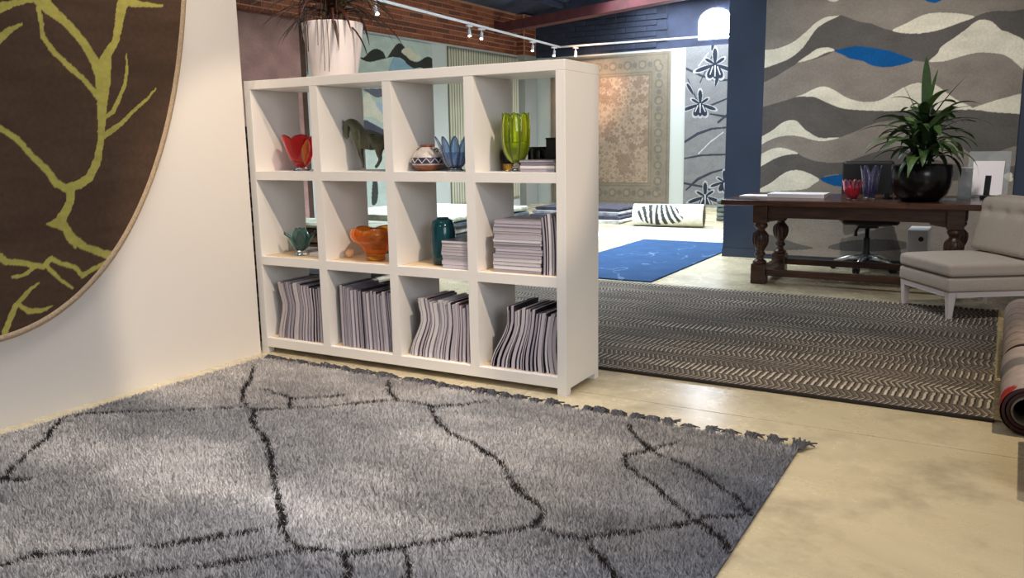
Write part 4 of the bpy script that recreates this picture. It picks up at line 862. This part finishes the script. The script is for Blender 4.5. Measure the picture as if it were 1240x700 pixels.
for b in ((.05, -.005, .15, wd-.05, .02, .185), (.05, dp-.025, .15, wd-.05, dp, .185), (-.005, .05, .15, .02, dp-.05, .185), (wd-.02, .05, .15, wd+.005, dp-.05, .185)): box_obj('rail', b, M['chair_white'], ch)
def cushion(name, b, parent, bev=.03, puff=0):
    o = MB().box(*b).build(name, M['upholstery'], parent, True, bev, 4); return o
cushion('seat_base', (-.015, -.015, .187, wd+.015, dp+.01, .285), ch, .018); 
def puffed(name, x0, y0, z0, x1, y1, z1, puff, parent, n=16, r=.03):
    """a rounded cushion: superellipse box, crowned on top"""
    mb = MB(); vs = []; fs = []; cx, cy, cz = (x0+x1)/2, (y0+y1)/2, (z0+z1)/2; hx, hy, hz = (x1-x0)/2, (y1-y0)/2, (z1-z0)/2
    bm = bmesh.new(); bmesh.ops.create_cube(bm, size=2); bmesh.ops.subdivide_edges(bm, edges=bm.edges[:], cuts=n, use_grid_fill=True)
    for v in bm.verts:
        x, y, z = v.co; q = [math.copysign(1-max(0, 1-abs(c_)), c_) for c_ in (x, y, z)]
        X, Y, Z = x*hx, y*hy, z*hz
        rx, ry, rz = [max(0, abs(a)-(h-r)) for a, h in ((X, hx), (Y, hy), (Z, hz))]; d = math.sqrt(rx*rx+ry*ry+rz*rz)
        if d > 1e-9:
            s = min(1, r/d) if d > r else 1
            X = math.copysign(min(abs(X), hx-r)+rx*s, X) if rx else X; Y = math.copysign(min(abs(Y), hy-r)+ry*s, Y) if ry else Y; Z = math.copysign(min(abs(Z), hz-r)+rz*s, Z) if rz else Z
        if z > .5: Z += puff*(1-x*x)*(1-y*y)
        v.co = (cx+X, cy+Y, cz+Z)
    me = bpy.data.meshes.new(name); bm.to_mesh(me); bm.free(); return link(name, me, M['upholstery'], parent, True)
puffed('seat_cushion', -.018, -.022, .288, wd+.018, dp-.06, .385, .022, ch)
bk = puffed('backrest', -.005, dp-.12, .30, wd+.005, dp+.0, .800, 0, ch, 14, .035)
for v in bk.data.vertices: v.co.y += (v.co.z-.3)*.20
bc_ = puffed('back_cushion', .005, dp-.20, .40, wd-.005, dp-.10, .790, 0, ch, 20, .04)
btn = [(wd*.2, .690), (wd*.5, .690), (wd*.8, .690)]
for v in bc_.data.vertices:
    y0 = v.co.y; front = y0 < dp-.15
    if front:
        k = 0
        for bx2, bz2 in btn: k += .022*math.exp(-((v.co.x-bx2)**2+(v.co.z-bz2)**2)/.0011)
        k += .010*math.exp(-((v.co.z-.690)**2)/.0003); v.co.y += k-.014*max(0, 1-((v.co.x-wd/2)/(wd/2))**2)*max(0, 1-((v.co.z-.55)/.2)**2)
    v.co.y += (v.co.z-.3)*.20
for bx2, bz2 in btn:
    b = MB().lathe([(.002, .003), (.008, .002), (.010, -.002), (.006, -.005)], 12).build('button', M['upholstery'], ch, True)
    b.location = (bx2, dp-.178+(bz2-.3)*.2, bz2); b.rotation_euler = (PI/2, 0, 0)

# ------------------------------------------------------------------ rolled rugs
def rolled(name, p0, p1, r, colf, label, group, turns=2, core=1.1, dark=True):
    p0, p1 = Vector(p0), Vector(p1); ax = (p1-p0).normalized(); L = (p1-p0).length; up = Vector((0, 0, 1)); sd = ax.cross(up).normalized()
    root = empty(name, (p0.x, p0.y, 0), 0, label, 'rolled rug', group)
    nx, na = max(40, int(L/.012)), 72
    aa = np.arange(na)*2*PI/na; tt = np.linspace(0, L, nx)
    A, T = np.meshgrid(aa, tt); s_ = np.array(sd); u_ = np.array(up); a_ = np.array(ax); o0 = np.array(p0)-np.array((p0.x, p0.y, 0))
    V = o0+T.ravel()[:, None]*a_+(r*np.cos(A).ravel()*.999)[:, None]*s_+(r*np.sin(A).ravel())[:, None]*u_
    idx = np.arange(nx*na).reshape(nx, na); F = np.stack([idx[:-1], np.roll(idx[:-1], -1, 1), np.roll(idx[1:], -1, 1), idx[1:]], -1).reshape(-1, 4)[:, ::-1]
    me = rawmesh('roll', V, F); setcol(me, colf(T.ravel(), A.ravel())); link('roll', me, M['rug_pile'], root, True)
    mb = MB(); k = 150; pts = []
    for e in (0, L):                                          # spiral layers showing at each end
        sv = []
        for i in range(k+1):
            f = i/k; a = f*turns*2*PI+1; R = r*(.998-(.998-core*.6)*f); q = o0+a_*(e+(.0 if e else .0))+(R*math.cos(a))*s_+(R*math.sin(a))*u_
            for dr, off in ((0, 0), (-.012, 0), (-.012, .05), (0, .05)):
                R2 = R+dr; sg = 1 if e == 0 else -1
                sv.append(o0+a_*(e+sg*(off-.002))+(R2*math.cos(a))*s_+(R2*math.sin(a))*u_)
        fs = [(4*i+q, 4*i+(q+1) % 4, 4*i+4+(q+1) % 4, 4*i+4+q) for i in range(k) for q in range(4)]; mb.add(sv, fs)
        mb.build('rolled_edge', M['rug_backing'] if not dark else M['roll_dark'], root, True); mb = MB()
        R0 = r*core*.6-.004; e0 = e+(.004 if e == 0 else -.004); e1 = e+(.3*L if e == 0 else -.3*L)
        pts = [(R0, e0), (R0, e1), (R0-.008, e1), (R0-.008, e0)]; vs = [o0+a_*ee+RR*math.cos(2*PI*q/32)*s_+RR*math.sin(2*PI*q/32)*u_ for RR, ee in pts for q in range(32)]
        MB().add(vs, [(w*32+q, w*32+(q+1) % 32, ((w+1) % 4)*32+(q+1) % 32, ((w+1) % 4)*32+q) for w in range(4) for q in range(32)]).build('core_tube', M['cardboard'], root, True)
    return root
def rollA(t, a):
    c = np.tile(s2l((170, 156, 152)), (len(t), 1)); y = a*.1
    for (tc, ac, r, rgb) in ((.05, 2.75, .075, (168, 52, 50)), (.50, 2.5, .10, (122, 116, 114)), (.22, .9, .07, (120, 116, 116)), (.62, 1.0, .06, (176, 60, 56))): paint(c, np.hypot(t-tc, (a-ac)*.1) < r*(1+.1*np.sin(5*a)), rgb)
    paint(c, t < .012, (60, 22, 22)); return c*(.9+.2*fbm(t*20, a*3, 3))[:, None]
def rollB(t, a):
    c = np.tile(s2l((166, 148, 138)), (len(t), 1)); paint(c, np.abs((t*3+.25*np.sin(a*2)) % .55-.2) < .02, (96, 80, 76)); return c*(.9+.2*fbm(t*20, a*3, 3))[:, None]
def rollC(t, a):
    c = np.tile(s2l((150, 138, 134)), (len(t), 1)); paint(c, t < .16, (186, 112, 98)); return c*(.9+.2*fbm(t*20, a*3, 3))[:, None]
rolled('rolled_rug', (.165, 3.93, .105), (.165, 4.74, .105), .104, rollA, 'rolled grey rug with red and grey spots beside the herringbone rug', 'rolled rugs')
rolled('rolled_rug', (.170, 4.80, .105), (.175, 6.15, .105), .104, rollB, 'rolled pinkish grey rug with dark curved lines below the slipper chair', 'rolled rugs')
rolled('rolled_rug', (.252, 3.24, .108), (.262, 3.86, .108), .107, rollC, 'nearest rolled grey rug with a salmon end at the right edge', 'rolled rugs')
def rollW(t, a):
    c = np.tile(s2l((224, 222, 208)), (len(t), 1)); s = ((a+PI) % (2*PI))-PI-.25; m = (np.hypot((t-.38)/.30, s/1.15) < 1) | ((np.hypot((t-.50)/.24, (s+.45)/.55) < 1))
    st = np.sin(t*75+4*np.abs(t-.32)*s*6) > -.15; paint(c, m & st, (66, 68, 68)); return c
rolled('rolled_rug', (-4.66, 11.45, .165), (-3.66, 11.62, .165), .163, rollW, 'rolled ivory rug with a black feather motif on the far floor', 'rolled rugs', 4, .8, False)

# ------------------------------------------------------------------ piles of folded rugs behind the bookcase
def folded(x0, y0, z0, x1, y1, z1, rgbs, label, group, seed, edge='y'):
    """one folded rug: rounded folds on the long sides, slightly wavy"""
    r = np.random.default_rng(seed); th = z1-z0; n = 14; V = []; F = []
    prof = [(0, 0), (-.4, .22), (-.5, .5), (-.4, .78), (0, 1)]
    xs = np.linspace(x0, x1, n) if edge == 'y' else np.linspace(y0, y1, n)
    lo, hi = (y0, y1) if edge == 'y' else (x0, x1)
    q = [(lo+.04+p*.06, z) for p, z in prof]+[(hi-.04-p*.06, z) for p, z in prof[::-1]]; m = len(q)
    dz = (r.random((n, 1))-.5)*.008
    for i, x in enumerate(xs):
        jx = (r.random()-.5)*.02
        for k, (yy, zz) in enumerate(q):
            off = (r.random()-.5)*.008
            z = z0+zz*th*.96+(.0 if zz == 0 else .25*th*(r.random()-.5)*(zz > .1)*(zz < .9))
            V.append((x, yy+off+jx*.5, z) if edge == 'y' else (yy+off+jx*.5, x, z))
    F = [(i*m+k, i*m+(k+1) % m, (i+1)*m+(k+1) % m, (i+1)*m+k) for i in range(n-1) for k in range(m)]
    F += [tuple(range(m)), tuple(range((n-1)*m+m-1, (n-1)*m-1, -1))]
    me = MB().add(V, F).mesh('folded_rug')
    for c in rgbs[:1]: me.materials.append(rugmat(c))
    o = link('folded_rug', me, None, None); 
    tag(o, label, 'folded rug', group); return o
_rm = {}
def rugmat(c):
    if c not in _rm: _rm[c] = mat('folded_%d' % len(_rm), c, .95, noise=.22, nscale=9, bump=.6, bscale=60)
    return _rm[c]
# brown pile behind the left half of the bookcase
z = 0.002; cA = [(92, 78, 60), (70, 58, 46), (110, 92, 70), (60, 50, 42), (96, 80, 62), (78, 64, 52), (120, 104, 82), (66, 54, 44), (170, 170, 152)]
nm = ['lowest', 'second', 'third', 'fourth', 'fifth', 'sixth', 'seventh', 'eighth', 'topmost']
for i, c in enumerate(cA):
    h = .062 if i < 8 else .045
    folded(-6.6, 5.45+.01*(i % 3), z, -4.34, 5.97, z+h, [c], ('pale top rug of the brown folded pile behind the bookcase' if i == 8 else '%s brown folded rug in the pile behind the left half of the bookcase' % nm[i]), 'folded rugs in the brown pile', i); z += h+.002
# black and white pile, lower
z = .002
for i, c in enumerate([(78, 34, 40), (206, 204, 196), (44, 42, 42), (214, 212, 204), (50, 48, 48)]):
    folded(-5.0+.02*i, 4.72, z, -4.22+.01*(i % 2), 5.38, z+.05, [c], '%s of the five rugs in the low black and white pile behind the bookcase' % ['maroon lowest', 'second, white', 'third, black', 'fourth, white', 'topmost, black'][i], 'folded rugs in the low pile', 40+i, 'x'); z += .052
# striped pile behind the right half
z = .002
for i, c in enumerate([(96, 104, 108), (214, 218, 214), (58, 66, 76), (196, 204, 206), (140, 52, 50), (64, 70, 80), (208, 212, 210), (74, 82, 90), (176, 180, 164)]):
    h = .058
    folded(-6.3, 6.62, z, -4.62+.012*((i*5) % 3), 8.18, z+h, [c], '%s %s folded rug in the striped pile behind the teal bottle' % (['lowest', 'second', 'third', 'fourth', 'fifth', 'sixth', 'seventh', 'eighth', 'topmost'][i], ['grey', 'white', 'slate', 'pale grey', 'red', 'slate', 'white', 'dark grey', 'cream'][i]), 'folded rugs in the striped pile', 60+i, 'x'); z += h+.002
# low dark pile by the floral rug, and a green-grey pile right of the ivory roll
z = .002
for i, c in enumerate([(180, 180, 176), (60, 60, 72), (150, 150, 152), (56, 54, 64)]):
    folded(-6.6, 11.6+.1*i, z, -4.95-.05*i, 13.0, z+.05, [c], '%s rug of the low dark pile in front of the floral rug' % ['lowest pale', 'second slate', 'third grey', 'topmost slate'][i], 'folded rugs by the floral rug', 80+i, 'x'); z += .052
z = .002
for i, c in enumerate([(96, 104, 100), (120, 128, 122), (84, 92, 90), (110, 118, 112), (90, 98, 94)]):
    folded(-3.78, 12.6, z, -2.7, 13.5, z+.066, [c], '%s green grey folded rug in the pile right of the ivory roll' % ['lowest', 'second', 'third', 'fourth', 'topmost'][i], 'folded rugs by the ivory roll', 90+i, 'y'); z += .068
# dark checked rug standing on end in the gap between partition and bookcase
ck = MB().box(-.05, -.01, 0, .05, .01, 1.45).mesh('rug_end'); 
t = empty('standing_rug', (-4.14, 3.74, 0), 0, 'dark checked rug roll standing in the gap beside the bookcase', 'rolled rug', 'rolled rugs')
mat('check_dark', (34, 30, 30), .9, noise=.2, nscale=50); mat('check_light', (112, 102, 92), .9, noise=.2, nscale=50)
MB().lathe([(.02, 0), (.1, .004), (.1, 1.37), (.02, 1.376)], 28).build('roll', M['check_dark'], t, True)
mb = MB()
for r in range(29):
    for k in range(14):
        a = 2*PI*(k+.5*(r % 2))/14; z0 = .02+r*.046; w = PI/14*.5
        mb.add([(.1012*math.cos(a-w), .1012*math.sin(a-w), z0), (.1012*math.cos(a+w), .1012*math.sin(a+w), z0), (.1012*math.cos(a+w), .1012*math.sin(a+w), z0+.024), (.1012*math.cos(a-w), .1012*math.sin(a-w), z0+.024)], [(0, 1, 2, 3)])
mb.build('checks', M['check_light'], t)['kind'] = 'stuff'

# ------------------------------------------------------------------ track lighting
TA, TB, TC_ = Vector((-6.50, 5.6, 3.0)), Vector((-7.362, 14.328, 3.0)), Vector((-4.2, 14.5, 3.0))
def bar(name, a, b, w, material, parent=None):
    d = (b-a).normalized(); s = d.cross(Vector((0, 0, 1))).normalized()*w/2; u = Vector((0, 0, w/2))
    mb = MB(); mb.add([a-s-u, a+s-u, b+s-u, b-s-u, a-s+u, a+s+u, b+s+u, b-s+u], [(0, 1, 2, 3), (7, 6, 5, 4), (0, 4, 5, 1), (1, 5, 6, 2), (2, 6, 7, 3), (3, 7, 4, 0)]); return mb.build(name, material, parent)
tr = empty('light_track', (0, 0, 0), 0, 'white L shaped lighting track hung under the dark roof', 'track')
bar('track_bar', TA, TB, .030, M['white_metal'], tr); bar('track_bar', TB, TC_, .030, M['white_metal'], tr)
for f, (a, b) in [(.12, (TA, TB)), (.45, (TA, TB)), (.8, (TA, TB)), (.05, (TB, TC_)), (.35, (TB, TC_)), (.65, (TB, TC_)), (.92, (TB, TC_))]:
    p = a.lerp(b, f); MB().tube([(p.x, p.y, 3.02), (p.x, p.y, roof_z(p.x)-.002)], .004, 5).build('suspension_rod', M['black_plastic'], tr)
heads = [(454, 3, 'nearest, above the potted plant'), (568, 31, 'second along the brick wall'), (583, 35, 'third along the brick wall'), (645, 50, 'fourth, by the brick pier'), (671, 56, 'fifth, at the corner of the track'), (697, 57, 'first past the corner of the track')]
dT = (TB-TA); dT2 = (TC_-TB)
for i, (px, py, wh) in enumerate(heads):
    if i < 5:
        best = min((abs(_q-px), f) for f in np.linspace(0, 1, 800) for _q in [620+FOC*np.dot(np.array(TA.lerp(TB, f))-np.array([0, 0, CAMZ]), CR)/np.dot(np.array(TA.lerp(TB, f))-np.array([0, 0, CAMZ]), CF)]); p = TA.lerp(TB, best[1])
    else:
        best = min((abs(_q-px), f) for f in np.linspace(0, 1, 800) for _q in [620+FOC*np.dot(np.array(TB.lerp(TC_, f))-np.array([0, 0, CAMZ]), CR)/np.dot(np.array(TB.lerp(TC_, f))-np.array([0, 0, CAMZ]), CF)]); p = TB.lerp(TC_, best[1])
    t = empty('track_spotlight', (p.x, p.y, 2.977), random.uniform(-.5, .5), 'small white track spotlight, '+wh, 'spotlight', 'track spotlights')
    box_obj('adapter', (-.02, -.06, -.025, .02, .06, 0), M['white_metal'], t, .004); MB().tube([(0, 0, -.025), (0, 0, -.08)], .009, 8).build('stem', M['white_metal'], t)
    d = Vector((.35, -.35, -.85)).normalized(); c0 = Vector((-.01, .01, -.07))
    MB().tube([c0, c0+d*.105], [.022, .026], 14).build('can', M['white_metal'], t, False); MB().tube([c0+d*.10, c0+d*.107], .023, 14).build('lens', lamp_glow, t)
cb = MB().tube([(S(-1.60, .1, 0)[0]+.0, 4.6, 1.0), (S(-1.60, .1, 0)[0], 4.6, roof_z(-3.4)-.01)], .006, 6)
